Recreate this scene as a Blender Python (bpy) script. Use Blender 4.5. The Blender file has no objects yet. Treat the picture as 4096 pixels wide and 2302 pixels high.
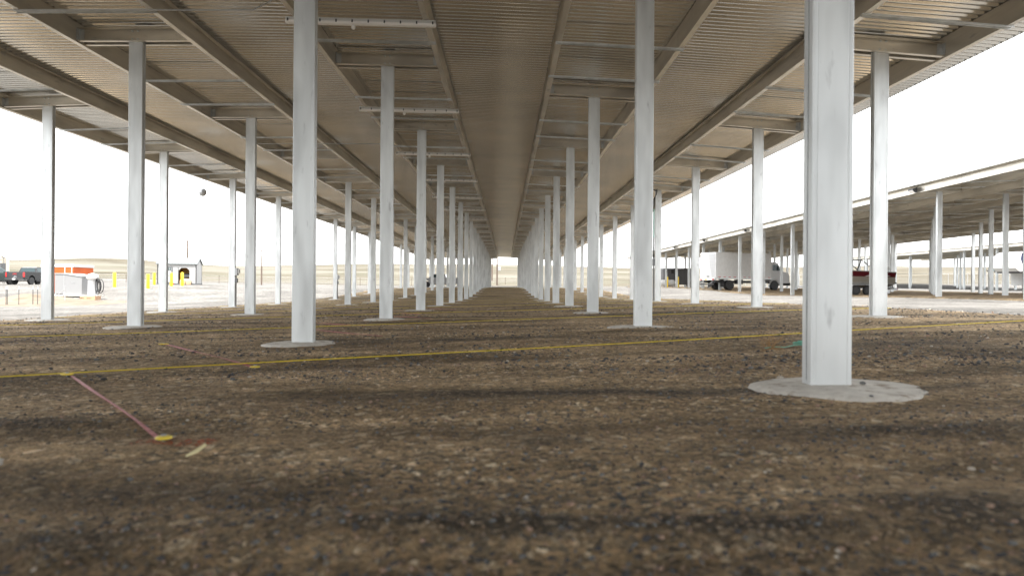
import bpy, math, random
import numpy as np
from mathutils import Vector, Matrix
random.seed(7); rng = np.random.default_rng(7)
R = math.radians
scn = bpy.context.scene; COL = scn.collection
HC = 0.65                                   # camera height above local ground datum
ROLL, YAW = 0.00721, 0.00966
# ---------------------------------------------------------------- camera
cam = bpy.data.cameras.new('camera'); camo = bpy.data.objects.new('camera', cam); COL.objects.link(camo)
cam.sensor_width = 36; cam.lens = 24; cam.clip_end = 6000; cam.clip_start = 0.05
camo.location = (0, 0, HC)
camo.rotation_mode = 'QUATERNION'
_m = Matrix.Rotation(-YAW, 3, 'Z') @ Matrix.Rotation(R(90) + 0.0002, 3, 'X') @ Matrix.Rotation(ROLL, 3, 'Z')
camo.rotation_quaternion = _m.to_quaternion()
cam.dof.use_dof = True; cam.dof.focus_distance = 19; cam.dof.aperture_fstop = 1.8; cam.dof.aperture_blades = 9
scn.camera = camo
# ---------------------------------------------------------------- sky, sun, exposure
SUN_EL, SUN_TX = R(62), 0.16                # high sun behind and slightly left of the camera
world = bpy.data.worlds.new('World'); scn.world = world; world.use_nodes = True
nt = world.node_tree; nt.nodes.clear()
sky = nt.nodes.new('ShaderNodeTexSky'); sky.sky_type = 'NISHITA'; sky.sun_disc = False
sky.sun_elevation = SUN_EL; sky.sun_rotation = R(180) + math.atan(SUN_TX)
sky.dust_density = 4.0; sky.air_density = 1.0; sky.ozone_density = 1.0; sky.altitude = 1500
tc = nt.nodes.new('ShaderNodeTexCoord'); mp = nt.nodes.new('ShaderNodeMapping'); mp.inputs['Scale'].default_value = (1, 1, 3)
nz = nt.nodes.new('ShaderNodeTexNoise'); nz.inputs['Scale'].default_value = 1.6; nz.inputs['Detail'].default_value = 5
rp = nt.nodes.new('ShaderNodeValToRGB'); rp.color_ramp.elements[0].position = .38; rp.color_ramp.elements[0].color = (.78,)*3+(1,)
rp.color_ramp.elements[1].position = .60; rp.color_ramp.elements[1].color = (.97,)*3+(1,)
mx = nt.nodes.new('ShaderNodeMix'); mx.data_type = 'RGBA'; mx.inputs[7].default_value = (9.1, 9.15, 9.15, 1)
bg = nt.nodes.new('ShaderNodeBackground'); bg.inputs[1].default_value = 0.13
ow = nt.nodes.new('ShaderNodeOutputWorld')
nt.links.new(tc.outputs['Generated'], mp.inputs[0]); nt.links.new(mp.outputs[0], nz.inputs[0]); nt.links.new(nz.outputs[0], rp.inputs[0])
nt.links.new(rp.outputs[0], mx.inputs[0]); nt.links.new(sky.outputs[0], mx.inputs[6]); nt.links.new(mx.outputs[2], bg.inputs[0]); nt.links.new(bg.outputs[0], ow.inputs[0])
sl = bpy.data.lights.new('sun', 'SUN'); sl.energy = 3.5; sl.angle = R(0.6); sl.color = (1, .96, .90)
so = bpy.data.objects.new('sun', sl); COL.objects.link(so)
_d = Vector((math.cos(SUN_EL) * SUN_TX, math.cos(SUN_EL), -math.sin(SUN_EL)))
so.rotation_mode = 'QUATERNION'; so.rotation_quaternion = _d.to_track_quat('-Z', 'Y'); so.location = (0, -20, 60)
scn.view_settings.view_transform = 'Standard'; scn.view_settings.look = 'None'; scn.view_settings.gamma = 1
scn.view_settings.exposure = 1.65
scn.cycles.max_bounces = 8; scn.cycles.diffuse_bounces = 5; scn.cycles.glossy_bounces = 3; scn.cycles.transparent_max_bounces = 8
scn.cycles.use_denoising = True

# ---------------------------------------------------------------- pixel -> world helpers (4096 px photograph)
FP = 2730.7
def ray(px, py):
    u, v = px - 2048, 1151 - py
    c, s = math.cos(ROLL), math.sin(ROLL)
    u0, v0 = u * c - v * s, v * c + u * s
    x, y = u0 / FP, 1.0
    c, s = math.cos(YAW), math.sin(YAW)
    return np.array([x * c + y * s, -x * s + y * c, v0 / FP])
def W(px, py, Y):
    d = ray(px, py); return np.array([d[0] * Y / d[1], Y, HC + d[2] * Y / d[1]])
# ---------------------------------------------------------------- terrain
YN = [0, 14, 28, 45, 60, 71, 110]; GN = [-0.6703, -0.5869, -0.6389, -0.7097, -0.3072, 0.0084, 0.1266]
YT = [0, 20, 45, 75, 110]; TN = [4.3706, 4.4342, 4.6077, 4.8173, 4.7234]
def sm(Y, N, V, w):
    Y = np.asarray(Y, float)
    return sum(np.interp(Y + k * w, N, V) for k in (-1, -.5, 0, .5, 1)) / 5
def pad_z(X, Y):
    X = np.asarray(X, float); a = np.clip(X, -14, 11) / 10
    return HC + .2801 * a - .0048 * a * a - .1352 * a * np.clip(Y, 0, 75) / 50 + sm(Y, YN, GN, 6)
def roof_z(X, Y):
    X = np.asarray(X, float); a = X / 10
    return HC - .3373 * a - .3225 * a * a + .0718 * a * np.clip(Y, -20, 110) / 50 + sm(Y, YT, TN, 8)
C2X, C3X = 21.2, 57.0
def roof2_z(X, Y): return HC + 4.86 + .22 * (1 - ((np.asarray(X, float) - 30.2) / 9.) ** 2) + 0 * Y
def roof3_z(X, Y): return HC + 5.05 + .2 * (1 - ((np.asarray(X, float) - 66) / 9.) ** 2) + 0 * Y
ctrl = [(x, y, float(pad_z(x, y))) for x in (-14, -8, -1, 5, 10) for y in (-10, 2, 15, 30, 50, 70, 90, 112)]
yard = [(3764, 1186, 33.2), (3160, 1182, 50.7), (2954, 1166.6, 62.5), (2867, 1158, 68), (2693, 1149, 87), (4015, 1181, 35.5), (3902, 1175, 44),
        (3854, 1172, 51), (3619, 1152, 107), (2900, 1150, 105), (4050, 1157, 90), (29, 1222, 42), (150, 1218, 43), (400, 1191, 50), (260, 1184, 50), (340, 1184, 50),
        (60, 1137, 74), (458, 1150, 62), (592, 1153, 59), (686, 1145, 64), (729, 1144, 65), (617, 1140, 71), (786, 1136, 71),
        (1046, 1139, 100), (1300, 1148, 85), (350, 1132, 95), (750, 1131, 105), (1765, 1147, 98)]
for a in yard: ctrl.append(tuple(W(*a)))
ctrl += [(-60, 0, HC - 1.9), (-60, 30, HC - 1.6), (-35, 5, HC - 1.3), (-30, 20, HC - 1.25), (60, 0, HC - .5), (90, 40, HC - .3), (30, 5, HC - .45), (90, 90, HC + .2),
         (14, 8, HC - .40), (16, 20, HC - .42), (16, 35, HC - .42), (-90, 60, HC - .3), (-60, -20, HC - 2), (60, -20, HC - .6), (0, -30, HC - .65)]
C = np.array(ctrl)
def _phi(d2): return np.sqrt(d2 + 16.0)
_A = _phi(((C[:, None, :2] - C[None, :, :2]) ** 2).sum(-1))
_A = np.block([[_A + np.eye(len(C)) * -1.5, np.ones((len(C), 1))], [np.ones((1, len(C))), np.zeros((1, 1))]])
_w = np.linalg.solve(_A, np.append(C[:, 2], 0))
def rbf(X, Y):
    X = np.asarray(X, float); Y = np.asarray(Y, float); out = np.full(np.broadcast(X, Y).shape, _w[-1])
    for i in range(len(C)): out = out + _w[i] * _phi((X - C[i, 0]) ** 2 + (Y - C[i, 1]) ** 2)
    return out
AZ = [-.9, -.72, -.55, -.38, -.2, 0, .15, .25, .42, .6, .9]
AE = [.027, .0275, .0335, .0275, .0325, .0345, .0325, .0315, .0315, .0325, .028]
def hill(X, Y):
    r = np.hypot(X, Y); t = X / np.maximum(np.abs(Y), 1)
    em = np.interp(t, AZ, AE)
    e = np.interp(r, [90, 125, 200, 300, 430], [.006, .0085, .42 * .034, .80 * .034, 1.0 * .034]) / .034 * em
    z = np.where(r < 430, e * r, em * 430 + (r - 430) * .004 * np.exp(-(r - 430) / 300.))
    return HC + z
def G(X, Y):
    X = np.asarray(X, float); Y = np.asarray(Y, float)
    X, Y = np.broadcast_arrays(X, Y)
    r = np.hypot(X, Y)
    t = np.clip((np.maximum(r, 0) - 108) / 30., 0, 1); t = t * t * (3 - 2 * t)
    t = np.where(Y < 20, 0, t)
    near = rbf(np.clip(X, -110, 110), np.clip(Y, -40, 130))
    return near * (1 - t) + hill(X, Y) * t
def G1(x, y): return float(G(np.array([x]), np.array([y]))[0])
def P1(x, y): return float(pad_z(x, y))
def hit(px, py, f=P1):
    d = ray(px, py); lo = 1.0
    for k in range(4000):
        Y = lo + k * .02 * (1 + k * .002)
        p = d * Y / d[1]
        if HC + p[2] <= f(p[0], p[1]): return np.array([p[0], p[1], f(p[0], p[1])])
    return d * 100
_tab = rng.random((256, 256))
def vn(x, y):
    xi = np.floor(x).astype(int); yi = np.floor(y).astype(int); fx = x - xi; fy = y - yi
    fx = fx * fx * (3 - 2 * fx); fy = fy * fy * (3 - 2 * fy)
    g = lambda a, b: _tab[a % 256, b % 256]
    return (g(xi, yi) * (1 - fx) + g(xi + 1, yi) * fx) * (1 - fy) + (g(xi, yi + 1) * (1 - fx) + g(xi + 1, yi + 1) * fx) * fy - .5
BANDS = [(1430, 992, 560, 9), (2250, 1098, 420, 12), (1390, 1112, 130, 14), (70, 1045, 150, 14), (430, 1225, 330, 26), (1000, 1320, 430, 24), (1480, 1330, 300, 20), (1950, 1345, 330, 26), (2430, 1300, 260, 50), (1150, 858, 300, 5), (2300, 890, 260, 12), (1880, 985, 200, 8), (120, 1330, 240, 40), (2300, 990, 300, 10), (600, 745, 500, 2), (1700, 800, 300, 4)]
def rocky(X, Y):
    X = np.asarray(X, float); Y = np.asarray(Y, float); r = np.zeros(np.broadcast(X, Y).shape)
    jx = X + .12 * vn(X * 5, Y * 5 + 7); jy = Y + .10 * vn(X * 3 + 4, Y * 4) * np.clip(Y / 4, .4, 3)
    for cx_, cy_, hw_, hh_ in BANDS:
        yc = .65 * 1717 / (cy_ - 722); xc = (cx_ - 1267) / 1717 * yc; sx = hw_ / 1717 * yc; sy = hh_ * yc * yc / (.65 * 1717)
        r = r + np.exp(-(((jx - xc) / sx) ** 2) ** 1.5 - ((jy - yc) / sy) ** 2)
    return np.clip(r, 0, 1) * np.clip(1.05 + .9 * vn(X * 3, Y * 4), .3, 1)
def micro(X, Y):
    X = np.asarray(X, float); Y = np.asarray(Y, float)
    fade = np.clip(1.3 - Y / 40., .25, 1)
    z = .035 * vn(X * .5 + 9, Y * .9 + 3) + .016 * vn(X * 1.9, Y * 2.6) + .009 * vn(X * 6 + 5, Y * 7) + .006 * vn(X * 17, Y * 17 + 8) + .004 * vn(X * 41, Y * 41)
    a = Y - .10 * X
    for c, w, h in ((3.75, .16, .022), (3.35, .14, -.012), (2.55, .12, .014), (1.95, .15, .022), (1.62, .12, -.015), (5.6, .25, .014), (9.2, .3, .02), (14, .5, .02)):
        z = z + h * np.exp(-((a - c - .25 * vn(X * .6 + c * 7, X * 0 + c)) / w) ** 2) * (.6 + .8 * vn(X * .4 + c, X * 0 + 3 * c))
    z = z + .014 * rocky(X, Y)
    return z * fade - .045 * np.exp(-((X - 2.05) ** 2 + (Y - 4.2) ** 2) / 1.1)

# ---------------------------------------------------------------- materials
def mat(name, col, rough=.6, metal=0.0, fn=None, spec=None):
    m = bpy.data.materials.new(name); m.use_nodes = True
    n = m.node_tree.nodes; l = m.node_tree.links; b = n['Principled BSDF']
    b.inputs['Base Color'].default_value = (*col, 1); b.inputs['Roughness'].default_value = rough; b.inputs['Metallic'].default_value = metal
    if spec is not None: b.inputs['Specular IOR Level'].default_value = spec
    if fn: fn(n, l, b)
    return m
def noise(n, l, scale, detail=4, coord='Object', sc=(1, 1, 1), rough=.55, off=None):
    t = n.new('ShaderNodeTexCoord'); mp = n.new('ShaderNodeMapping'); mp.inputs['Scale'].default_value = sc
    x = n.new('ShaderNodeTexNoise'); x.inputs['Scale'].default_value = scale; x.inputs['Detail'].default_value = detail; x.inputs['Roughness'].default_value = rough
    l.new(t.outputs[coord], mp.inputs[0])
    if off:
        l.new(off, mp.inputs[1])
    l.new(mp.outputs[0], x.inputs[0]); return x.outputs[0]
def ramp(n, l, src, stops):
    r = n.new('ShaderNodeValToRGB'); e = r.color_ramp.elements
    while len(e) < len(stops): e.new(.5)
    for k, (p, c) in enumerate(stops): e[k].position = p; e[k].color = (*c, 1) if len(c) == 3 else c
    l.new(src, r.inputs[0]); return r.outputs[0]
def mix(n, l, a, b, f, mode='MIX'):
    m = n.new('ShaderNodeMix'); m.data_type = 'RGBA'; m.blend_type = mode
    for s, v in ((0, f), (6, a), (7, b)):
        if hasattr(v, 'is_linked'): l.new(v, m.inputs[s])
        else: m.inputs[s].default_value = v if s == 0 else (*v, 1)
    return m.outputs[2]
def bump(n, l, b, h, dist, strength=1):
    x = n.new('ShaderNodeBump'); x.inputs['Distance'].default_value = dist; x.inputs['Strength'].default_value = strength
    l.new(h, x.inputs['Height']); l.new(x.outputs[0], b.inputs['Normal'])
def galv(base, streak, dirt, rmax=.5, rmin=.36):
    def fn(n, l, b):
        off = None
        oi = n.new('ShaderNodeObjectInfo'); cx = n.new('ShaderNodeCombineXYZ')
        mm = n.new('ShaderNodeMath'); mm.operation = 'MULTIPLY'; mm.inputs[1].default_value = 37; l.new(oi.outputs['Random'], mm.inputs[0])
        for k in range(3): l.new(mm.outputs[0], cx.inputs[k])
        off = cx.outputs[0]
        s = noise(n, l, 1, 5, sc=streak, off=off)
        c = ramp(n, l, s, [(.3, tuple(v * .93 for v in base)), (.7, tuple(min(1, v * 1.04) for v in base))])
        d = noise(n, l, 1, 3, sc=dirt, rough=.6, off=off)
        dm = ramp(n, l, d, [(.63, (0, 0, 0)), (.78, (.6,) * 3)])
        c = mix(n, l, c, (.20, .20, .21), dm)
        d2 = noise(n, l, 1, 2, sc=tuple(v * .35 for v in dirt), off=off)
        c = mix(n, l, c, tuple(v * .62 for v in base), ramp(n, l, d2, [(.42, (0, 0, 0)), (.66, (.6,) * 3)]))
        l.new(c, b.inputs['Base Color'])
        l.new(ramp(n, l, s, [(.3, (rmax,) * 3), (.7, (rmin,) * 3)]), b.inputs['Roughness'])
    return fn
M = {}
M['column'] = mat('galvanised_column', (.7, .72, .73), .45, .6, galv((.70, .725, .73), (7, 7, 3), (11, 11, 14), .44, .40))
M['beam'] = mat('galvanised_beam', (.58, .56, .5), .45, .8, galv((.74, .70, .62), (3, 1.2, 14), (3, 1.5, 7), .42, .28))
def deckfn(n, l, b):
    l.new(ramp(n, l, noise(n, l, .35, 3), [(.35, (.72, .715, .69)), (.65, (.82, .815, .79))]), b.inputs['Base Color'])
M['deck'] = mat('metal_roof_deck', (.8, .77, .7), .2, .9, deckfn)
M['bolt'] = mat('zinc_bolt', (.65, .68, .68), .35, .8)
def concfn(n, l, b):
    c = ramp(n, l, noise(n, l, 9, 6), [(.3, (.54, .51, .465)), (.7, (.74, .71, .65))])
    c = mix(n, l, c, (.26, .19, .12), ramp(n, l, noise(n, l, 6, 7, rough=.7), [(.54, (0,) * 3), (.64, (.75,) * 3)]))
    l.new(c, b.inputs['Base Color']); bump(n, l, b, noise(n, l, 40, 5), .012)
M['concrete'] = mat('concrete', (.36, .34, .31), .9, 0, concfn)
def voro(n, l, scale, out='Color', rnd=1.0, sc=(1, 1, 1)):
    t = n.new('ShaderNodeTexCoord'); mp = n.new('ShaderNodeMapping'); mp.inputs['Scale'].default_value = sc
    x = n.new('ShaderNodeTexVoronoi'); x.inputs['Scale'].default_value = scale; x.inputs['Randomness'].default_value = rnd
    l.new(t.outputs['Object'], mp.inputs[0]); l.new(mp.outputs[0], x.inputs[0]); return x.outputs[out]
def sepx(n, l, c):
    s = n.new('ShaderNodeSeparateColor'); l.new(c, s.inputs[0]); return s.outputs[0]
def stones(n, l, scale, pal):
    c = sepx(n, l, voro(n, l, scale)); return ramp(n, l, c, pal)
PAL = [(0, (.02, .022, .026)), (.25, (.075, .078, .078)), (.5, (.19, .155, .110)), (.72, (.33, .25, .16)), (.9, (.44, .31, .20)), (1, (.78, .70, .57))]
def padfn(n, l, b):
    soil = ramp(n, l, noise(n, l, 2.1, 8, sc=(1, 1.4, 1), rough=.7), [(.35, (.19, .138, .080)), (.5, (.34, .247, .148)), (.66, (.60, .43, .265))])
    a = stones(n, l, 42, PAL); a2 = stones(n, l, 85, PAL)
    d1 = noise(n, l, .55, 6, sc=(.55, 1.3, 1), rough=.65)                # where loose rock lies over soil
    big = ramp(n, l, d1, [(.42, (.3,) * 3), (.58, (1,) * 3)])
    fine = ramp(n, l, noise(n, l, 34, 3), [(.42, (0,) * 3), (.55, (1,) * 3)])
    f = n.new('ShaderNodeMath'); f.operation = 'MULTIPLY'; l.new(big, f.inputs[0]); l.new(fine, f.inputs[1])
    a3 = stones(n, l, 20, [(0, (.03, .032, .034)), (.35, (.11, .095, .075)), (.75, (.26, .20, .135)), (.93, (.42, .33, .22)), (1, (.9, .84, .72))])
    c = mix(n, l, soil, a2, .5); c = mix(n, l, c, a3, .38); c = mix(n, l, c, a, f.outputs[0])
    lg = ramp(n, l, noise(n, l, .9, 5, sc=(.4, 1.5, 1)), [(.36, (.50,) * 3), (.64, (1.45,) * 3)])
    c = mix(n, l, c, lg, 1.0, 'MULTIPLY')
    at = n.new('ShaderNodeAttribute'); at.attribute_name = 'rock'
    dk = stones(n, l, 60, [(0, (.02, .021, .023)), (.5, (.05, .046, .042)), (.85, (.10, .078, .058)), (1, (.26, .22, .18))])
    c = mix(n, l, c, dk, at.outputs['Fac'])
    c = mix(n, l, c, (1.34, 1.28, 1.15), 1.0, 'MULTIPLY')
    l.new(c, b.inputs['Base Color'])
    hh = n.new('ShaderNodeMath'); hh.operation = 'ADD'
    v1 = voro(n, l, 55, 'Distance'); inv = n.new('ShaderNodeMath'); inv.operation = 'MULTIPLY'; l.new(v1, inv.inputs[0]); inv.inputs[1].default_value = -.8
    l.new(inv.outputs[0], hh.inputs[0]); l.new(noise(n, l, 90, 4), hh.inputs[1])
    bump(n, l, b, hh.outputs[0], .012, .9)
M['pad'] = mat('dark_gravel_pad', (.08, .06, .045), .95, 0, padfn, spec=.15)
def groundfn(n, l, b):
    t = n.new('ShaderNodeTexCoord'); s = n.new('ShaderNodeSeparateXYZ'); l.new(t.outputs['Object'], s.inputs[0])
    LP = [(0, (.05, .048, .045)), (.25, (.16, .153, .145)), (.7, (.27, .258, .24)), (1, (.46, .44, .41))]
    gr = mix(n, l, stones(n, l, 5, LP), stones(n, l, 16, LP), .5); gr = mix(n, l, gr, stones(n, l, 50, LP), .3)
    gr = mix(n, l, gr, ramp(n, l, noise(n, l, .25, 6), [(.35, (.46, .46, .46)), (.65, (.76, .76, .755))]), 1, 'MULTIPLY')
    fld = ramp(n, l, noise(n, l, .05, 8, sc=(.3, 1, 1), rough=.65), [(.3, (.075, .066, .047)), (.5, (.11, .098, .074)), (.7, (.15, .137, .108))])
    grn = ramp(n, l, noise(n, l, .06, 6, sc=(.25, 1.6, 1)), [(.52, (0,) * 3), (.66, (.6,) * 3)])
    fld = mix(n, l, fld, (.045, .056, .025), grn)
    scrub = ramp(n, l, noise(n, l, .35, 7, sc=(.12, .5, 1), rough=.75), [(.50, (1,) * 3), (.62, (.55, .52, .45))]); fld = mix(n, l, fld, scrub, .8, 'MULTIPLY')
    sand = ramp(n, l, noise(n, l, .035, 5, sc=(.3, .8, 1)), [(.50, (0,) * 3), (.6, (.8,) * 3)])
    fld = mix(n, l, fld, (.16, .15, .125), sand)
    # gravel yard gives way to field beyond the fences
    na = n.new('ShaderNodeMath'); na.operation = 'MULTIPLY_ADD'; na.inputs[1].default_value = 14; l.new(noise(n, l, .12, 5), na.inputs[0]); l.new(s.outputs[1], na.inputs[2])
    mr = n.new('ShaderNodeMapRange'); mr.inputs[1].default_value = 118; mr.inputs[2].default_value = 127; l.new(na.outputs[0], mr.inputs[0])
    l.new(mix(n, l, gr, fld, mr.outputs[0]), b.inputs['Base Color'])
    bump(n, l, b, noise(n, l, 22, 4), .03, .6)
M['ground'] = mat('pale_gravel_and_field', (.4, .38, .34), .95, 0, groundfn, spec=.1)
M['dirt'] = mat('disturbed_dirt', (.36, .28, .19), .95, 0, lambda n, l, b: l.new(ramp(n, l, noise(n, l, 1.2, 6), [(.3, (.11, .08, .055)), (.7, (.20, .165, .12))]), b.inputs['Base Color']))
for k, c in {'stone_dark': (.06, .06, .064), 'stone_blue': (.15, .155, .155), 'stone_brown': (.21, .15, .10), 'stone_pink': (.34, .23, .17), 'stone_pale': (.50, .45, .38)}.items():
    M[k] = mat(k, c, .85)
M['straw'] = mat('dry_straw', (.40, .32, .20), .8)
M['twig'] = mat('dry_twig', (.36, .22, .10), .8)
M['yellow_string'] = mat('yellow_string', (.72, .55, .02), .6)
M['yellow_plastic'] = mat('yellow_plastic', (.85, .66, .06), .45)
M['pale_wood'] = mat('pale_wood', (.75, .68, .40), .7)
M['red_tape'] = mat('red_tape', (.50, .12, .12), .55, 0, lambda n, l, b: l.new(ramp(n, l, noise(n, l, 25, 3), [(.3, (.34, .07, .08)), (.7, (.58, .20, .20))]), b.inputs['Base Color']))
M['orange_paint'] = mat('orange_paint', (.45, .10, .03), .8, 0, lambda n, l, b: (l.new(ramp(n, l, noise(n, l, 45, 4), [(.50, (0,) * 3), (.56, (1,) * 3)]), b.inputs['Alpha'])))
M['green_string'] = mat('green_string', (.16, .42, .32), .6)
M['yellow_paint'] = mat('yellow_paint', (.80, .56, .01), .5)
M['white'] = mat('white_paint', (.66, .66, .65), .45, 0, lambda n, l, b: l.new(ramp(n, l, noise(n, l, 3, 5), [(.3, (.60, .60, .59)), (.7, (.68, .68, .67))]), b.inputs['Base Color']))
M['white_wall'] = mat('white_siding', (.46, .46, .455), .6, 0, lambda n, l, b: l.new(ramp(n, l, noise(n, l, 3, 5), [(.3, (.32, .32, .317)), (.7, (.37, .37, .365))]), b.inputs['Base Color']))
M['enclosure_white'] = mat('dusty_white_metal', (.22, .222, .225), .6)
M['shed_roof'] = mat('shed_roof_metal', (.17, .19, .19), .5, .2)
M['diffuser'] = mat('light_diffuser', (.82, .80, .77), .35)
M['fixture_grey'] = mat('fixture_housing', (.55, .55, .53), .45)
M['black'] = mat('black_rubber', (.02, .02, .021), .6)
M['dark'] = mat('dark_steel', (.05, .05, .052), .5, .3)
M['charcoal'] = mat('charcoal_trim', (.09, .095, .10), .6)
M['chrome'] = mat('bright_metal', (.75, .75, .76), .22, 1)
M['grey_steel'] = mat('grey_steel', (.42, .43, .44), .45, .5)
M['grey_pvc'] = mat('grey_pvc', (.20, .21, .22), .5)
M['car_grey'] = mat('dark_grey_car_paint', (.045, .047, .05), .22, .5)
M['car_green'] = mat('grey_green_car_paint', (.16, .20, .19), .25, .5)
M['car_white'] = mat('white_car_paint', (.50, .50, .50), .3, 0)
M['car_silver'] = mat('silver_white_paint', (.24, .24, .245), .3, 0)
M['glass'] = mat('tinted_glass', (.03, .05, .055), .06, .1)
M['clear'] = mat('clear_glass', (.85, .93, .92), .02, 0, lambda n, l, b: (setattr(b.inputs['Alpha'], 'default_value', .25)))
M['red_lens'] = mat('red_lens', (.55, .02, .02), .3)
M['amber'] = mat('amber_plate', (.7, .45, .05), .5)
M['orange'] = mat('orange_paint_metal', (.45, .07, .005), .6, 0, lambda n, l, b: l.new(ramp(n, l, noise(n, l, 2, 5), [(.3, (.38, .06, .004)), (.7, (.48, .085, .007))]), b.inputs['Base Color']))
M['tan'] = mat('tan_paint', (.42, .38, .31), .6)
M['card'] = mat('brown_cardboard', (.42, .27, .17), .85)
M['paper'] = mat('brown_paper', (.45, .32, .20), .85)
M['osb'] = mat('osb_board', (.46, .26, .09), .8, 0, lambda n, l, b: l.new(ramp(n, l, noise(n, l, 14, 4, sc=(1, 1, .5)), [(.35, (.50, .27, .09)), (.65, (.80, .50, .2))]), b.inputs['Base Color']))
M['wood_pole'] = mat('weathered_pole', (.20, .13, .10), .85, 0, lambda n, l, b: l.new(ramp(n, l, noise(n, l, 1, 5, sc=(12, 12, .6)), [(.3, (.07, .052, .042)), (.7, (.15, .11, .085))]), b.inputs['Base Color']))
M['roof_metal'] = mat('pale_ribbed_roof', (.62, .64, .64), .35, .3)
M['maroon'] = mat('maroon_gelcoat', (.085, .006, .012), .2)
M['hull_grey'] = mat('grey_beige_hull', (.30, .28, .24), .35, .4)
M['dark_box'] = mat('dark_grey_panel', (.10, .10, .105), .55)
M['teal'] = mat('faded_teal_paint', (.16, .36, .40), .5)
M['navy'] = mat('navy_stripe', (.03, .04, .09), .4)

# ---------------------------------------------------------------- mesh helpers
class MB:
    def __init__(s): s.v = []; s.f = []; s.mi = []; s.cur = 0
    def add(s, vs, fs):
        o = len(s.v); s.v += [tuple(map(float, p)) for p in vs]; s.f += [tuple(i + o for i in f) for f in fs]; s.mi += [s.cur] * len(fs); return s
    def box(s, x0, x1, y0, y1, z0, z1):
        return s.add([(x0, y0, z0), (x1, y0, z0), (x1, y1, z0), (x0, y1, z0), (x0, y0, z1), (x1, y0, z1), (x1, y1, z1), (x0, y1, z1)],
                     [(0, 3, 2, 1), (4, 5, 6, 7), (0, 1, 5, 4), (1, 2, 6, 5), (2, 3, 7, 6), (3, 0, 4, 7)])
    def bbox(s, x0, x1, y0, y1, z0, z1, b=.01):          # chamfered upright box
        pr = [(x0 + b, y0), (x1 - b, y0), (x1, y0 + b), (x1, y1 - b), (x1 - b, y1), (x0 + b, y1), (x0, y1 - b), (x0, y0 + b)]
        cx, cy = (x0 + x1) / 2, (y0 + y1) / 2
        fx = 1 - 2 * b / max(abs(x1 - x0), 1e-6) * .8; fy = 1 - 2 * b / max(abs(y1 - y0), 1e-6) * .8
        ins = [(cx + (x - cx) * fx, cy + (y - cy) * fy) for x, y in pr]
        rings = [[(x, y, z0) for x, y in ins], [(x, y, z0 + b) for x, y in pr], [(x, y, z1 - b) for x, y in pr], [(x, y, z1) for x, y in ins]]
        return s.rings(rings)
    def rings(s, rings, closed=True, cap=True):
        n = len(rings[0]); vs = [p for r in rings for p in r]; fs = []
        for k in range(len(rings) - 1):
            for i in range(n if closed else n - 1):
                j = (i + 1) % n; fs.append((k * n + i, k * n + j, (k + 1) * n + j, (k + 1) * n + i))
        if cap and closed: fs.append(tuple(range(n))[::-1]); fs.append(tuple((len(rings) - 1) * n + i for i in range(n)))
        return s.add(vs, fs)
    def tube(s, pts, r, n=8):
        pts = [Vector(p) for p in pts]; rs = r if hasattr(r, '__len__') else [r] * len(pts); rings = []
        up = Vector((0, 0, 1)); prev = None
        for i, p in enumerate(pts):
            d = (pts[min(i + 1, len(pts) - 1)] - pts[max(i - 1, 0)]).normalized()
            if prev is None:
                a = d.cross(up); a = a.normalized() if a.length > 1e-3 else d.cross(Vector((1, 0, 0))).normalized()
            else: a = (prev - d * prev.dot(d)).normalized()
            prev = a; b = d.cross(a)
            rings.append([tuple(p + (a * math.cos(t) + b * math.sin(t)) * rs[i]) for t in [2 * math.pi * k / n for k in range(n)]])
        return s.rings(rings)
    def lathe(s, prof, c=(0, 0, 0), axis='Z', n=16):     # prof: (radius, height)
        rings = []
        for r, h in prof:
            ring = []
            for k in range(n):
                t = 2 * math.pi * k / n; a, b = r * math.cos(t), r * math.sin(t)
                ring.append((c[0] + a, c[1] + b, c[2] + h) if axis == 'Z' else ((c[0] + a, c[1] + h, c[2] + b) if axis == 'Y' else (c[0] + h, c[1] + a, c[2] + b)))
            rings.append(ring)
        return s.rings(rings)
    def prism(s, pr, y0, y1, axis='Y'):                   # profile in x,z extruded along y (or y,z along x)
        if axis == 'Y': return s.rings([[(x, y0, z) for x, z in pr], [(x, y1, z) for x, z in pr]])
        if axis == 'X': return s.rings([[(y0, a, z) for a, z in pr], [(y1, a, z) for a, z in pr]])
        return s.rings([[(a, b, y0) for a, b in pr], [(a, b, y1) for a, b in pr]])
    def build(s, name, m, parent=None, smooth=False, loc=None):
        me = bpy.data.meshes.new(name); me.from_pydata(s.v, [], s.f)
        for q in (m if isinstance(m, (list, tuple)) else [m]): me.materials.append(M[q] if isinstance(q, str) else q)
        if any(s.mi): me.polygons.foreach_set('material_index', s.mi)
        if smooth:
            me.polygons.foreach_set('use_smooth', [True] * len(me.polygons))
            try: me.set_sharp_from_angle(angle=R(smooth if smooth is not True else 40))
            except Exception: pass
        me.update()
        import bmesh
        bm = bmesh.new(); bm.from_mesh(me); bmesh.ops.recalc_face_normals(bm, faces=bm.faces); bm.to_mesh(me); bm.free()
        o = bpy.data.objects.new(name, me); COL.objects.link(o); o.parent = parent
        if loc is not None: o.location = loc
        return o
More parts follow.
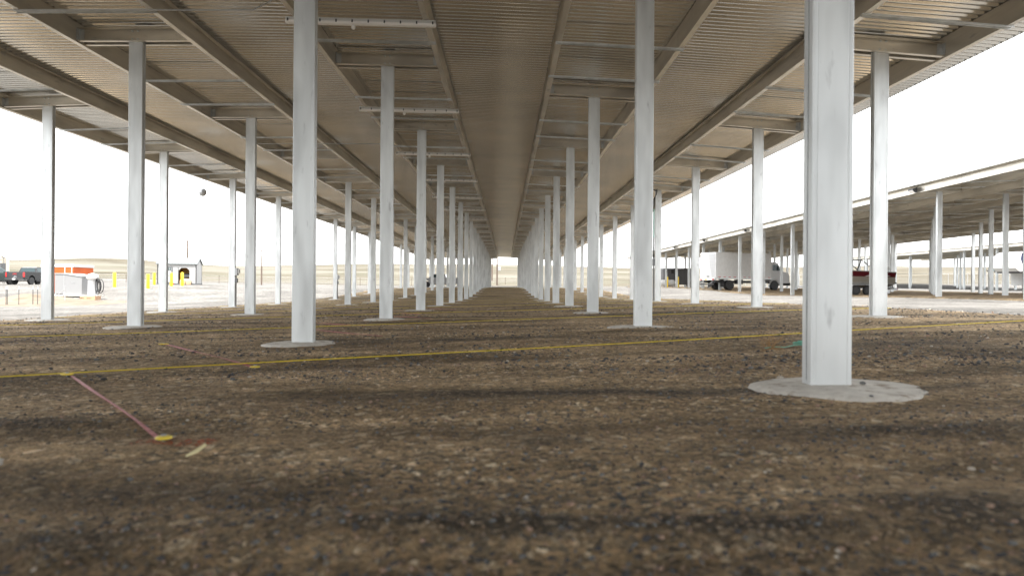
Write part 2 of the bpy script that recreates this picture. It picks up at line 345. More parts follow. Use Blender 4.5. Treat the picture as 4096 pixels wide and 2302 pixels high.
def grid_obj(name, Xs, Ys, Z, m, parent=None, smooth=True):
    nx, ny = Z.shape[1], Z.shape[0]
    V = np.stack([Xs, Ys, Z], -1).reshape(-1, 3)
    i = np.arange(ny - 1)[:, None] * nx + np.arange(nx - 1)[None, :]
    F = np.stack([i, i + 1, i + nx + 1, i + nx], -1).reshape(-1, 4)
    me = bpy.data.meshes.new(name); me.vertices.add(len(V)); me.vertices.foreach_set('co', V.ravel())
    me.loops.add(F.size); me.loops.foreach_set('vertex_index', F.ravel()); me.polygons.add(len(F))
    me.polygons.foreach_set('loop_start', np.arange(len(F)) * 4); me.polygons.foreach_set('loop_total', np.full(len(F), 4))
    me.update(calc_edges=True); me.validate()
    if smooth: me.polygons.foreach_set('use_smooth', np.ones(len(F), bool))
    me.materials.append(M[m]); o = bpy.data.objects.new(name, me); COL.objects.link(o); o.parent = parent; return o
def tag(o, label=None, cat=None, group=None, kind=None):
    for k, v in (('label', label), ('category', cat), ('group', group), ('kind', kind)):
        if v: o[k] = v
    return o
def thing(name, label, cat, loc=(0, 0, 0), rz=0, group=None):
    o = bpy.data.objects.new(name, None); COL.objects.link(o); o.location = tuple(float(v) for v in loc); o.rotation_euler = (0, 0, rz); o.empty_display_size = .3
    return tag(o, label, cat, group)
def copy_tree(o, parent=None):
    c = o.copy(); COL.objects.link(c); c.parent = parent
    for ch in [q for q in bpy.data.objects if q.parent == o]: copy_tree(ch, c)
    return c
def text(name, s, size, m, parent, loc, rot, depth=.004):
    cu = bpy.data.curves.new(name, 'FONT'); cu.body = s; cu.size = size; cu.extrude = depth; cu.align_x = 'CENTER'; cu.align_y = 'CENTER'
    to = bpy.data.objects.new(name + '_tmp', cu); COL.objects.link(to); dg = bpy.context.evaluated_depsgraph_get(); dg.update()
    me = bpy.data.meshes.new_from_object(to.evaluated_get(dg)); bpy.data.objects.remove(to)
    me.name = name; me.materials.clear(); me.materials.append(M[m]); o = bpy.data.objects.new(name, me); COL.objects.link(o); o.parent = parent; o.location = loc; o.rotation_euler = rot; return o
ORD = ['nearest', 'second', 'third', 'fourth', 'fifth', 'sixth', 'seventh', 'eighth', 'ninth', 'tenth', 'eleventh', 'twelfth', 'thirteenth', 'fourteenth', 'fifteenth', 'sixteenth', 'seventeenth', 'eighteenth', 'nineteenth', 'twentieth', 'twenty-first', 'twenty-second']

# ---------------------------------------------------------------- ground
S = 5.68
PAD = (-13.15, 9.2)
def in_pad(X, Y, x0, x1, y0, y1, w=.5):
    f = lambda a, lo, hi: np.clip((a - lo) / w, 0, 1) * np.clip((hi - a) / w, 0, 1)
    return f(X, x0, x1) * f(Y, y0, y1)
def axis_steps(lo, hi, fine_lo, fine_hi, st, g=1.12):
    a = list(np.arange(fine_lo, fine_hi, st)); d = st
    while a[-1] < hi: d *= g; a.append(a[-1] + d)
    d = st
    while a[0] > lo: d *= g; a.insert(0, a[0] - d)
    return np.array(a)
gx = axis_steps(-2500, 2500, -80, 90, .9); gy = axis_steps(-60, 4500, -8, 130, .9, 1.05)
GX, GY = np.meshgrid(gx, gy)
GZ = G(GX, GY) + .05 * vn(GX * .35, GY * .35) * np.clip(GY / 30, 0, 1) + np.clip((np.hypot(GX, GY) - 140) / 200, 0, 1) * 1.6 * (vn(GX * .012, GY * .02) + .5 * vn(GX * .04, GY * .05))
# bermed earth bank behind the shed
GZ += 2.6 * np.exp(-((GX + 150 - .1 * (GY - 240)) / 38) ** 2 - ((GY - 250) / 22) ** 2) * (1 + .3 * vn(GX * .08, GY * .08))
GZ -= .09 * in_pad(GX, GY, PAD[0] - .6, PAD[1] + .6, -30, 113, .9)
GZ -= .09 * in_pad(GX, GY, 19.8, 41.6, -30, 115, .9)
g = grid_obj('ground', GX, GY, GZ, 'ground'); tag(g, kind='structure')
def pad_mesh(name, x0, x1, y0, y1, ys, nx, f, wob):
    t = np.linspace(0, 1, nx); T, Y = np.meshgrid(t, ys)
    xl = x0 + wob * vn(Y * .9, Y * 0 + 4) + .5 * wob * vn(Y * 4, Y * 0 + 8); xr = x1 + wob * vn(Y * .9 + 50, Y * 0 + 4) + .5 * wob * vn(Y * 4 + 9, Y * 0 + 8)
    X = xl + (xr - xl) * T; Z = f(X, Y)
    e = np.minimum(T, 1 - T) * (x1 - x0)
    Z = Z - .11 * np.exp(-e / .12)
    return grid_obj(name, X, Y, Z, 'pad')
ys = [-2.0]; d = .03
while ys[-1] < 113.5: ys.append(ys[-1] + d); d = .03 if ys[-1] < 8 else min(.5, d * 1.012)
p = pad_mesh('gravel_pad', PAD[0], PAD[1], -2, 113, np.array(ys), 480, lambda X, Y: pad_z(X, Y) + micro(X, Y), .25); tag(p, kind='structure')
_co = np.empty(len(p.data.vertices) * 3); p.data.vertices.foreach_get('co', _co); _co = _co.reshape(-1, 3)
_at = p.data.attributes.new('rock', 'FLOAT', 'POINT'); _at.data.foreach_set('value', (rocky(_co[:, 0], _co[:, 1]) * .92).astype(np.float32))
p = pad_mesh('gravel_pad_beside', 20.35, 41, -2, 115, np.arange(-2, 115, .5), 60, lambda X, Y: G(X, Y) + .02 + micro(X, Y), .3); tag(p, kind='structure')
p.name = 'neighbouring_gravel_pad'
def PZ(x, y): return P1(x, y) + float(micro(np.array([x]), np.array([y]))[0])

# ---------------------------------------------------------------- canopies
HW = 1.03; PH = .36; BH = .25
def purlin(root, X, side, rz, y0, y1):
    t, fl, lp = .006, .09, .022; o = side
    prof = [(0, 0), (o * fl, 0), (o * fl, lp), (o * (fl - t), lp), (o * (fl - t), t), (o * t, t), (o * t, PH - t), (o * (fl - t), PH - t), (o * (fl - t), PH - lp), (o * fl, PH - lp), (o * fl, PH), (0, PH)]
    rings = []
    for y in np.arange(y0, y1 + .1, 2.84):
        z = float(rz(X, y)) - .02; rings.append([(X + a, y, z + b) for a, b in prof])
    m = MB().rings(rings)
    for y in np.arange(y0 + 4, y1, 11.36):                # lapped splice plates
        z = float(rz(X, y)) - .02
        m.box(X - o * .004 if o > 0 else X, X if o > 0 else X + .004, y, y + .5, z + .03, z + PH - .03)
    return m.build('purlin', 'beam', root)
def deck(root, x0, x1, y0, y1, rz, seams, nx=9):
    pit = .1524; n = int((y1 - y0) / pit); base = y0 + np.arange(n) * pit
    Yp = (base[:, None] + np.array([0, .076, .092, .136])[None, :]).ravel(); dz = np.tile([0, 0, .034, .034], n)
    xs = [x0] + seams + [x1]
    for k in range(len(xs) - 1):
        a, b = xs[k], xs[k + 1] + (.05 if k < len(xs) - 2 else 0)
        X, Y = np.meshgrid(np.linspace(a, b, nx), Yp); Z = rz(X, Y) - .02 + PH + .003 + dz[:, None] + (.006 if k % 2 else 0)
        o = grid_obj('roof_deck', X, Y, Z, 'deck', root, smooth=False)
    # thin folded trim at both long edges
    for X, sgn in ((x0, -1), (x1, 1)):
        m = MB(); pr = [(0, -.005), (sgn * .012, -.005), (sgn * .012, .055), (0, .055)]
        m.rings([[(X + sgn * .002 + a, y, float(rz(X, y)) + PH - .02 + b) for a, b in pr] for y in np.arange(y0, y1, 5.68)])
        m.build('edge_trim', 'roof_metal', root)
w, dd = .254, .127
def _cp():
    h = w / 2; q = dd / 2; f = [(-h + .006, -q), (-h + .026, -q), (-h + .030, -q + .002), (-h + .034, -q), (h - .034, -q), (h - .030, -q + .002), (h - .026, -q), (h - .006, -q), (h, -q + .006), (h, -.010), (h - .012, -.006), (h - .012, .006), (h, .010), (h, q - .006)]
    return f + [(-x, -y) for x, y in f]
cp = _cp()
def base_column(m='column'):
    mb = MB(); mb.rings([[(a, b, z) for a, b in cp] for z in np.linspace(0, 1, 6)])
    me = mb.build('column', m); return me
def footing_mesh():
    mb = MB(); n = 40; rings = []
    for r, z in ((.56, -.06), (.53, -.004), (.48, .008), (.36, .016), (.2, .02), (.05, .022)):
        rings.append([((r * (1 + .03 * math.sin(2 * t + 1) + .018 * math.sin(5 * t) + .012 * math.sin(11 * t + 2))) * math.cos(t), (r * (1 + .03 * math.sin(2 * t + 1) + .018 * math.sin(5 * t) + .012 * math.sin(11 * t + 2))) * math.sin(t), z) for t in [2 * math.pi * k / n for k in range(n)]])
    mb.rings(rings); o = mb.build('footing', 'concrete', smooth=60); return o
def crossbeam_mesh():
    mb = MB(); L = HW - .008
    for yy, s in ((-dd/2 - .004, -1), (dd/2 + .004, 1)):
        t, fl, lp = .005, .075, .02
        pr = [(0, 0), (s * fl, 0), (s * fl, lp), (s * (fl - t), lp), (s * (fl - t), t), (s * t, t), (s * t, BH - t), (s * (fl - t), BH - t), (s * (fl - t), BH - lp), (s * fl, BH - lp), (s * fl, BH), (0, BH)]
        mb.rings([[(x, yy + a, z) for a, z in pr] for x in (-L, L)])
    return mb.build('crossbeam', 'beam')
def bolt_mesh():
    mb = MB(); mb.lathe([(.018, 0), (.018, -.012), (.009, -.016), (.009, -.035), (.001, -.036)], (0, -dd/2 - .009, 0), 'Y', 8)
    return mb.build('bolt', 'bolt')
def clip_mesh():
    mb = MB(); y = -dd/2 - .012
    pr = [(HW - .10, y - .008), (HW - .016, y - .008), (HW - .016, y - .09), (HW - .008, y - .09), (HW - .008, y - .002), (HW - .10, y - .002)]
    mb.prism(pr, .02, BH - .02, 'Z')
    return mb.build('clip_angle', 'column')
def brace_mesh(L=2 * HW + .22):
    mb = MB(); pr = [(-.04, 0), (.04, 0), (.04, -.03), (.034, -.03), (.034, -.006), (-.034, -.006), (-.034, -.03), (-.04, -.03)]
    mb.rings([[(x, a, b) for a, b in pr] for x in (-L/2, L/2)])
    return mb.build('bridging_strut', 'column')
def seam_mesh():
    return MB().box(w/2 - .0125, w/2 - .0035, -.0068, .0068, .02, .985).build('weld_seam', 'charcoal')
proto = dict(seam=seam_mesh(), col=base_column(), foot=footing_mesh(), beam=crossbeam_mesh(), bolt=bolt_mesh(), clip=clip_mesh(), brace=brace_mesh())
for o in proto.values(): COL.objects.unlink(o)
def inst(key, parent, loc, rot=(0, 0, 0), sc=(1, 1, 1)):
    o = proto[key].copy(); COL.objects.link(o); o.parent = parent; o.location = tuple(float(v) for v in loc); o.rotation_euler = rot; o.scale = sc; return o
def canopy(name, label, X0, dX, Y0s, rz, gz, over, y0, y1, seams, detail, foot, ymin=0.2, ymax=112, brace_n=100, roof_lo=None, group='open-sided storage canopies'):
    root = thing(name, label, 'canopy', (0, 0, 0), 0, group)
    rows = [X0 + dX * j for j in range(len(Y0s))]
    for X in rows:
        purlin(root, X - HW, -1, rz, y0, y1); purlin(root, X + HW, 1, rz, y0, y1)
    deck(root, rows[0] - HW - over, rows[-1] + HW + over, y0, y1, rz, seams)
    spots = []
    for j, X in enumerate(rows):
        n = 0; Y = Y0s[j] % S
        while Y < ymax:
            sl = (float(rz(X + HW, Y)) - float(rz(X - HW, Y))) / (2 * HW)
            if Y > ymin:
                zb = gz(X, Y) - .05; zt = float(rz(X, Y))
                c = inst('col', root, (X, Y, zb), sc=(1, 1, zt + .2 - zb))
                if detail and Y < 45:
                    sd = 1 if X < 0 else -1
                    o_ = proto['seam'].copy(); COL.objects.link(o_); o_.parent = c; o_.scale = (sd, 1, 1)
                if foot:
                    s_ = random.uniform(.85, 1.02); f = proto['foot'].copy(); COL.objects.link(f); f.parent = c; f.location = ((.09, 0, .06 / (zt + .2 - zb)) if (j == 3 and Y < 5) else (0, 0, .055 / (zt + .2 - zb)))
                    f.rotation_euler = (0, 0, random.uniform(0, 6)); f.scale = (s_, s_, 1 / (zt + .2 - zb))
                    if j == 3 and Y < 5: f.rotation_euler = (0, 0, 0); f.scale = (.98, .86, f.scale[2])
                b = inst('beam', root, (X, Y, zt), (0, -math.atan(sl), 0))
                if detail and Y < 34:
                    if Y < 26:
                        for bx in (-.05, .05):
                            for bz in (.05, BH - .05): inst('bolt', b, (bx, 0, bz))
                    inst('clip', b, (0, 0, 0)); inst('clip', b, (0, 0, 0), sc=(-1, 1, 1))
            if Y > ymin - 5:
                for fr in (.385, .725):
                    yb = Y + fr * S
                    if yb < ymax + 1 and yb > .5: spots.append((math.hypot(X, yb), X, yb))
            Y += S
    spots.sort()
    mb = MB()
    for k, (q, X, yb) in enumerate(spots):
        sl = (float(rz(X + HW, yb)) - float(rz(X - HW, yb))) / (2 * HW); z = float(rz(X, yb)) - .022
        if k < brace_n: inst('brace', root, (X, yb, z), (0, -math.atan(sl), 0))
        else:
            L = HW + .11; mb.rings([[(X + x, yb + a, z + x * sl + b) for a, b in ((-.04, 0), (.04, 0), (.04, -.03), (-.04, -.03))] for x in (-L, L)])
    if mb.v: o = mb.build('bridging_strut', 'column', root); o['kind'] = 'stuff'
    return root
XR = -11.27278; DX = 4.42303
Y0S = [16.927, 12.718, 8.25, 4.218, 11.694]
can1 = canopy('storage_canopy', 'open galvanized steel canopy directly overhead, five rows of posts on dark gravel', XR, DX, Y0S, roof_z, PZ, 1.0, -26, 113.3, [-6.2], True, True)
PH2 = [33.2 + .28 * S * j for j in range(5)]
def g2(x, y): return G1(x, y) + .02
can2 = canopy('storage_canopy', 'second steel canopy, across the pale gravel aisle, sheltering a box truck and a boat', C2X, DX + .03, PH2, roof2_z, g2, .35, -26, 114, [], False, False, ymin=12)
can3 = canopy('storage_canopy', 'farthest steel canopy at the right, seen between the posts of the second one', C3X, DX, PH2[:4], roof3_z, g2, .35, 20, 118, [], False, False, ymin=38, ymax=117, brace_n=0)

# ---------------------------------------------------------------- strip lights under the second-left row of purlins
XL1 = XR + 2 * DX
def strip_light(label, X, Y):
    sl = float(roof_z(X + HW, Y) - roof_z(X - HW, Y)) / (2 * HW)
    t = thing('strip_light', label, 'light', (X, Y, float(roof_z(X, Y)) - .03), 0, 'long strip lights under the roof'); t.rotation_euler = (0, -math.atan(sl), 0)
    L = 1.235
    mb = MB(); mb.rings([[(x, a, b) for a, b in ((-.05, -.055), (.05, -.055), (.045, -.002), (-.045, -.002))] for x in (-L, L)]); mb.build('housing', 'fixture_grey', t)
    mb = MB(); pr = [(-.055, -.056), (-.052, -.085), (-.03, -.105), (.03, -.105), (.052, -.085), (.055, -.056)]
    mb.rings([[(x, a * k, -.056 + (b + .056) * k) for a, b in pr] for x, k in ((-L - .01, .6), (-L + .01, 1), (L - .01, 1), (L + .01, .6))]); mb.build('diffuser', 'diffuser', t, smooth=40)
    for k in range(10):
        x = -L + .04 + k * (2 * L - .08) / 9; mb = MB(); mb.box(x - .012, x + .012, -.062, -.05, -.075, -.03); mb.box(x - .012, x + .012, .05, .062, -.075, -.03); mb.build('clip', 'dark', t)
    mb = MB(); mb.lathe([(.022, -.10), (.022, -.12), (.034, -.125), (.034, -.155), (.02, -.175), (.002, -.178)], (-.12, -.01, 0), 'Z', 12); mb.build('sensor', 'diffuser', t, smooth=40)
    for s in (-1, 1):
        mb = MB(); mb.tube([(s * 1.03, 0, -.005), (s * 1.03, 0, .05)], .012, 6); mb.build('hanger', 'bolt', t)
    return t
for k in range(17):
    Y = Y0S[2] + S * k + .545 * S
    strip_light('%s white strip light from the camera, hung under the roof left of the centre bay' % ORD[k], XL1, Y)
# conduits running across the purlins
def conduit(label, pts, r=.011):
    m = MB(); m.tube(pts, r, 6); o = m.build('conduit', 'grey_steel', smooth=60); tag(o, label, 'conduit', 'thin conduits under the roof'); return o
def cz(x, y): return (x, y, float(roof_z(x, y)) - .05)
conduit('long thin metal conduit crossing the top left corner under the purlins', [cz(x, 11.05) for x in np.arange(-13.2, -4.2, 1.0)] + [(-4.1, 11.05, float(roof_z(-4.1, 11)) - .03), (-3.8, 11.0, float(roof_z(-3.8, 11)) + .1), (-3.5, 10.9, float(roof_z(-3.5, 11)) + .30)])
conduit('thin metal conduit crossing under the left purlins behind the first inner left post', [cz(x, 21.4) for x in np.arange(-8.0, -3.6, .6)])
# flood light hanging at left eave
X = XR - HW - .9; Yf = W(811, 730, 1)[0]; Yf = X / Yf
zt = float(roof_z(X, Yf)) + PH - .05
t = thing('flood_light', 'round flood light hanging on a bent rod from the left roof edge', 'light', (X, Yf, zt))
MB().tube([(0, 0, 0), (.03, 0, -.12), (.02, 0, -.42)], .016, 8).build('hanging_rod', 'grey_steel', t)
MB().lathe([(.03, -.16), (.07, -.15), (.16, -.04), (.175, 0), (.15, .01), (.001, .012)], (0, 0, -.58), 'Y', 20).build('lamp_head', 'grey_steel', t, smooth=40)
MB().lathe([(.15, -.012), (.001, -.02)], (0, 0, -.58), 'Y', 20).build('lens', 'diffuser', t)

# wall pack lights on the fascia of the second canopy
for k, (px, py, lab) in enumerate([(3660, 745, 'nearest dark wall light on the eave of the right canopy'), (2984, 911, 'dark wall light on the right canopy eave just left of the box truck cab'),
        (2818, 951, 'dark wall light on the right canopy eave above the white truck box'), (2701, 982, 'farthest dark wall light on the eave of the right canopy')]):
    X = C2X - HW - .095; d = ray(px, py); Y = X / d[0] * d[1]; z = float(roof2_z(X, Y)) + .14
    t = thing('wall_light', lab, 'light', (X, Y, z), 0, 'wall lights along the eave of the right canopy')
    MB().prism([(0, -.12), (-.10, -.14), (-.22, -.02), (-.22, .06), (0, .12)], -.2, .2).build('housing', 'dark', t)
    MB().prism([(-.105, -.145), (-.11, -.15), (-.232, -.03), (-.225, -.02)], -.17, .17).build('lens', 'diffuser', t)

# boxes and conduit on posts
def col_at(row, n): return XR + DX * row, Y0S[row] + S * n
for (row, n, lab) in ((0, 2, 'grey electrical box on the third outer left post, beyond the shed'), (0, 5, 'grey electrical box on an outer left post left of the far white pickup')):
    x, y = col_at(row, n); zg = PZ(x, y)
    t = thing('electrical_box', lab, 'electrical box', (x + w/2 + .004, y, zg), 0, 'electrical boxes on the outer left posts')
    MB().tube([(.03, 0, .02), (.03, 0, 1.35)], .02, 8).build('conduit', 'grey_pvc', t)
    MB().bbox(0, .10, -.09, .09, 1.32, 1.62, .008).build('meter_box', 'grey_steel', t)
    MB().bbox(.102, .17, -.06, .06, 1.40, 1.58, .006).build('cover', 'white', t)
    MB().bbox(0, .09, -.06, .06, 1.02, 1.2, .008).build('junction_box', 'grey_pvc', t)
x, y = col_at(4, 3)
t = thing('electrical_riser', 'black and green electrical conduit running up a right-hand post', 'electrical conduit', (x - w/2 - .05, y, PZ(x, y)))
zt = float(roof_z(x, y)) - PZ(x, y)
MB().tube([(0, 0, 0), (0, 0, 1.5)], .03, 8).build('lower_conduit', 'grey_pvc', t)
MB().bbox(-.06, .04, -.06, .06, 1.5, 1.8, .01).build('junction_box', 'grey_pvc', t)
MB().tube([(0, 0, 1.8), (0, 0, 2.7)], .03, 8).build('black_conduit', 'dark', t)
MB().tube([(0, 0, 2.7), (0, 0, 3.9)], .033, 8).build('green_sleeve', 'green_string', t)
MB().tube([(0, 0, 3.9), (0, 0, 4.3), (.08, -.05, 4.5), (.12, -.08, 4.75), (.06, -.05, zt - .05), (-.08, -.02, zt + .05)], .025, 8).build('cable', 'black', t, smooth=60)

# ---------------------------------------------------------------- strings, tapes, stake caps
a1, b1 = hit(0, 1518), hit(4096, 1288)
a2, b2 = hit(0, 1353), hit(3210, 1243)
a3, b3 = hit(82, 1301), hit(2967, 1218)
def string_line(a, b, label, rad=.0052):
    a, b = np.array(a[:2]), np.array(b[:2]); u = (b - a) / np.linalg.norm(b - a)
    # extend to the pad edges
    t0 = (PAD[0] + .5 - a[0]) / u[0]; t1 = (PAD[1] - .4 - a[0]) / u[0]
    if a[1] + u[1] * t0 < .3: t0 = (.3 - a[1]) / u[1]
    y1 = a[1] + u[1] * t1
    n = max(8, int((t1 - t0) / .35)); pts = []; raw = []
    for k in range(n + 1):
        q = a + u * (t0 + (t1 - t0) * k / n); raw.append((q[0], q[1], PZ(q[0], q[1])))
    z = np.array([r[2] for r in raw]); zz = z.copy()
    for it in range(30):                                   # taut string bridges the dips
        zz[1:-1] = np.maximum(z[1:-1], (zz[:-2] + zz[2:]) / 2 * .98 + zz[1:-1] * .02)
    zz = np.maximum(z, np.minimum(zz, z + .03))
    m = MB(); m.tube([(r[0], r[1], q + .012) for r, q in zip(raw, zz)], rad, 6)
    o = m.build('string_line', 'yellow_string', smooth=60); tag(o, label, 'string', 'yellow string lines across the pad')
string_line(a1, b1, 'nearest yellow string stretched across the dark gravel behind the big post footing')
string_line(a2, b2, 'second yellow string from the camera, across the dark gravel pad')
string_line(a3, b3, 'third yellow string from the camera, across the dark gravel pad')
dv = (b3[:2] - a3[:2])
for k in range(1, 11):
    aa = a3[:2] + np.array([0, S * k]); bb = b3[:2] + np.array([0, S * k])
    string_line(aa, bb, '%s yellow string from the camera, across the dark gravel pad' % ORD[k + 2], .004)
def tape(p0, p1, label, wd=.02):
    a, b = hit(*p0), hit(*p1); u = (b - a)[:2]; L = np.linalg.norm(u); u /= L; nrm = np.array([-u[1], u[0]]); n = max(4, int(L / .15)); m = MB(); rings = []
    zr = np.array([PZ(*(a[:2] + u * L * k / n)) for k in range(n + 1)]); tz = zr.copy()
    for it in range(40): tz[1:-1] = np.maximum(zr[1:-1], (tz[:-2] + tz[2:]) / 2)
    tz = np.minimum(tz, zr + .03) + .006
    for k in range(n + 1):
        q = a[:2] + u * L * k / n; z = tz[k]; s = wd / 2; tw = .25 * math.sin(k * .35)
        c = math.cos(tw)
        rings.append([(q[0] - nrm[0] * s * c, q[1] - nrm[1] * s * c, z - s * math.sin(tw)), (q[0] + nrm[0] * s * c, q[1] + nrm[1] * s * c, z + s * math.sin(tw)),
                      (q[0] + nrm[0] * s * c, q[1] + nrm[1] * s * c, z + s * math.sin(tw) + .003), (q[0] - nrm[0] * s * c, q[1] - nrm[1] * s * c, z - s * math.sin(tw) + .003)])
    m.rings(rings); o = m.build('marking_tape', 'red_tape'); tag(o, label, 'tape', 'red marking tapes on the ground')
tape((286, 1513), (632, 1756), 'nearest red tape on the ground, between two yellow stake caps at left', .019)
tape((655, 1380), (1008, 1470), 'red tape on the ground running up to the nearest yellow string', .024)
tape((1263, 1319), (1527, 1346), 'red tape lying on the ground just right of the big left post', .03)
tape((1266, 1291), (1459, 1301), 'short red tape behind the big left post, in front of the second inner left post', .03)
tape((1571, 1253.7), (1677, 1258), 'short red tape beside the second inner left post, the farther of two', .03)
tape((1571, 1266.7), (1725, 1275.4), 'red tape right beside the foot of the second inner left post', .03)
tape((1700, 1234), (1822, 1238), 'farthest red tape, behind the third inner left post', .03)
def stake_cap(px, py, L, rot, label, m='yellow_plastic', wd=.05, h=.016):
    q = hit(px, py); o = thing('stake_cap', label, 'stake cap', (q[0], q[1], PZ(q[0], q[1]) + .008), rot, 'yellow stake caps pinning the tapes')
    mb = MB(); n = 18; rings = []
    for r, z in ((.7, 0), (1, .3), (.92, .75), (.5, 1.0)):
        rings.append([(L / 2 * r * math.cos(t), wd / 2 * r * math.sin(t), h * z) for t in [2 * math.pi * k / n for k in range(n)]])
    mb.rings(rings).build('cap', m, o, smooth=50)
    MB().lathe([(.006, -.06), (.006, h), (.012, h + .001), (.012, h + .006), (.001, h + .008)], (0, 0, 0), 'Z', 10).build('nail', 'grey_steel', o)
stake_cap(655, 1768, .072, .05, 'yellow oval stake cap at the near end of the nearest red tape', wd=.072)
stake_cap(268, 1511, .10, .1, 'pale yellow stake cap on the string at the far end of the nearest red tape', wd=.07)
stake_cap(1020, 1474, .085, .2, 'small yellow stake cap where the middle red tape meets the string', wd=.06)
stake_cap(655, 1381, .13, .1, 'farthest pale yellow stake cap, at the upper end of the middle red tape', wd=.06)
q = hit(785, 1815); mb = MB(); mb.tube([(-.025, -.035, .01), (0, 0, .02), (.022, .035, .04)], [.005, .009, .007], 7)
o = mb.build('wood_stake', 'pale_wood', smooth=60, loc=(q[0], q[1], PZ(q[0], q[1]) - .004)); tag(o, 'short pale wooden peg leaning near the closest yellow stake cap', 'stake')
for nm, (x0, x1, y0, y1), lab in (('orange_mark', (520, 690, 1752, 1800), 'left'), ('orange_mark', (690, 850, 1762, 1790), 'right')):
    a, b = hit(x0, (y0 + y1) / 2), hit(x1, (y0 + y1) / 2); X, Y = np.meshgrid(np.linspace(a[0], b[0], 30), np.linspace(a[1] - .05, a[1] + .07, 14))
    Z = pad_z(X, Y) + micro(X, Y) + .004; o = grid_obj('paint_mark', X, Y, Z, 'orange_paint'); tag(o, 'orange spray paint mark on the gravel %s of the closest yellow stake cap' % lab, 'paint mark', 'orange spray marks')
# tumbleweed and green twine
q = hit(3080, 1398); mb = MB()
for k in range(46):
    th = random.uniform(0, 6.28); el = random.uniform(.05, 1.3); L = random.uniform(.07, .20)
    if k < 5: L *= 1.35; el = 1.1
    p0 = Vector((0, 0, .01)); d = Vector((math.cos(th) * math.cos(el), math.sin(th) * math.cos(el), math.sin(el) * .8)); pts = [p0]
    for j in range(5): d = (d + Vector((random.uniform(-.35, .35), random.uniform(-.35, .35), random.uniform(-.3, .25)))).normalized(); pts.append(pts[-1] + d * L / 4)
    mb.tube(pts, [.0022, .002, .0018, .0015, .0012, .0008], 4)
    b0 = pts[2]; d2 = (d + Vector((random.uniform(-1, 1), random.uniform(-1, 1), random.uniform(-.5, .8)))).normalized(); mb.tube([b0, b0 + d2 * L * .4], [.0014, .0007], 4)
o = mb.build('tumbleweed', 'twig', loc=(q[0], q[1], PZ(q[0], q[1]))); tag(o, 'small dry brown tumbleweed on the gravel left of the nearest right post', 'dry weed')
a = hit(3060, 1400); b = hit(3140, 1396); c = hit(3195, 1388)
mb = MB(); mb.tube([(a[0], a[1], a[2] + .02), ((a[0] + b[0]) / 2, b[1], b[2] + .025), (b[0], b[1], b[2] + .02), (c[0], c[1], c[2] + .03)], .004, 6)
for k in range(14):
    t_ = k * .9; mb.tube([(c[0] + .05 * math.cos(t_), c[1] + .03 * math.sin(t_), c[2] + .015 + .003 * k), (c[0] + .05 * math.cos(t_ + 1.2) + .02, c[1] + .04 * math.sin(t_ + 1), c[2] + .02 + .003 * k), (c[0] + .06 * math.cos(t_ + 2.4), c[1] + .03 * math.sin(t_ + 2.4), c[2] + .018 + .003 * k)], .006, 5)
o = mb.build('twine', 'green_string', smooth=60); tag(o, 'tangle of green twine on the gravel against the nearest right post', 'twine')

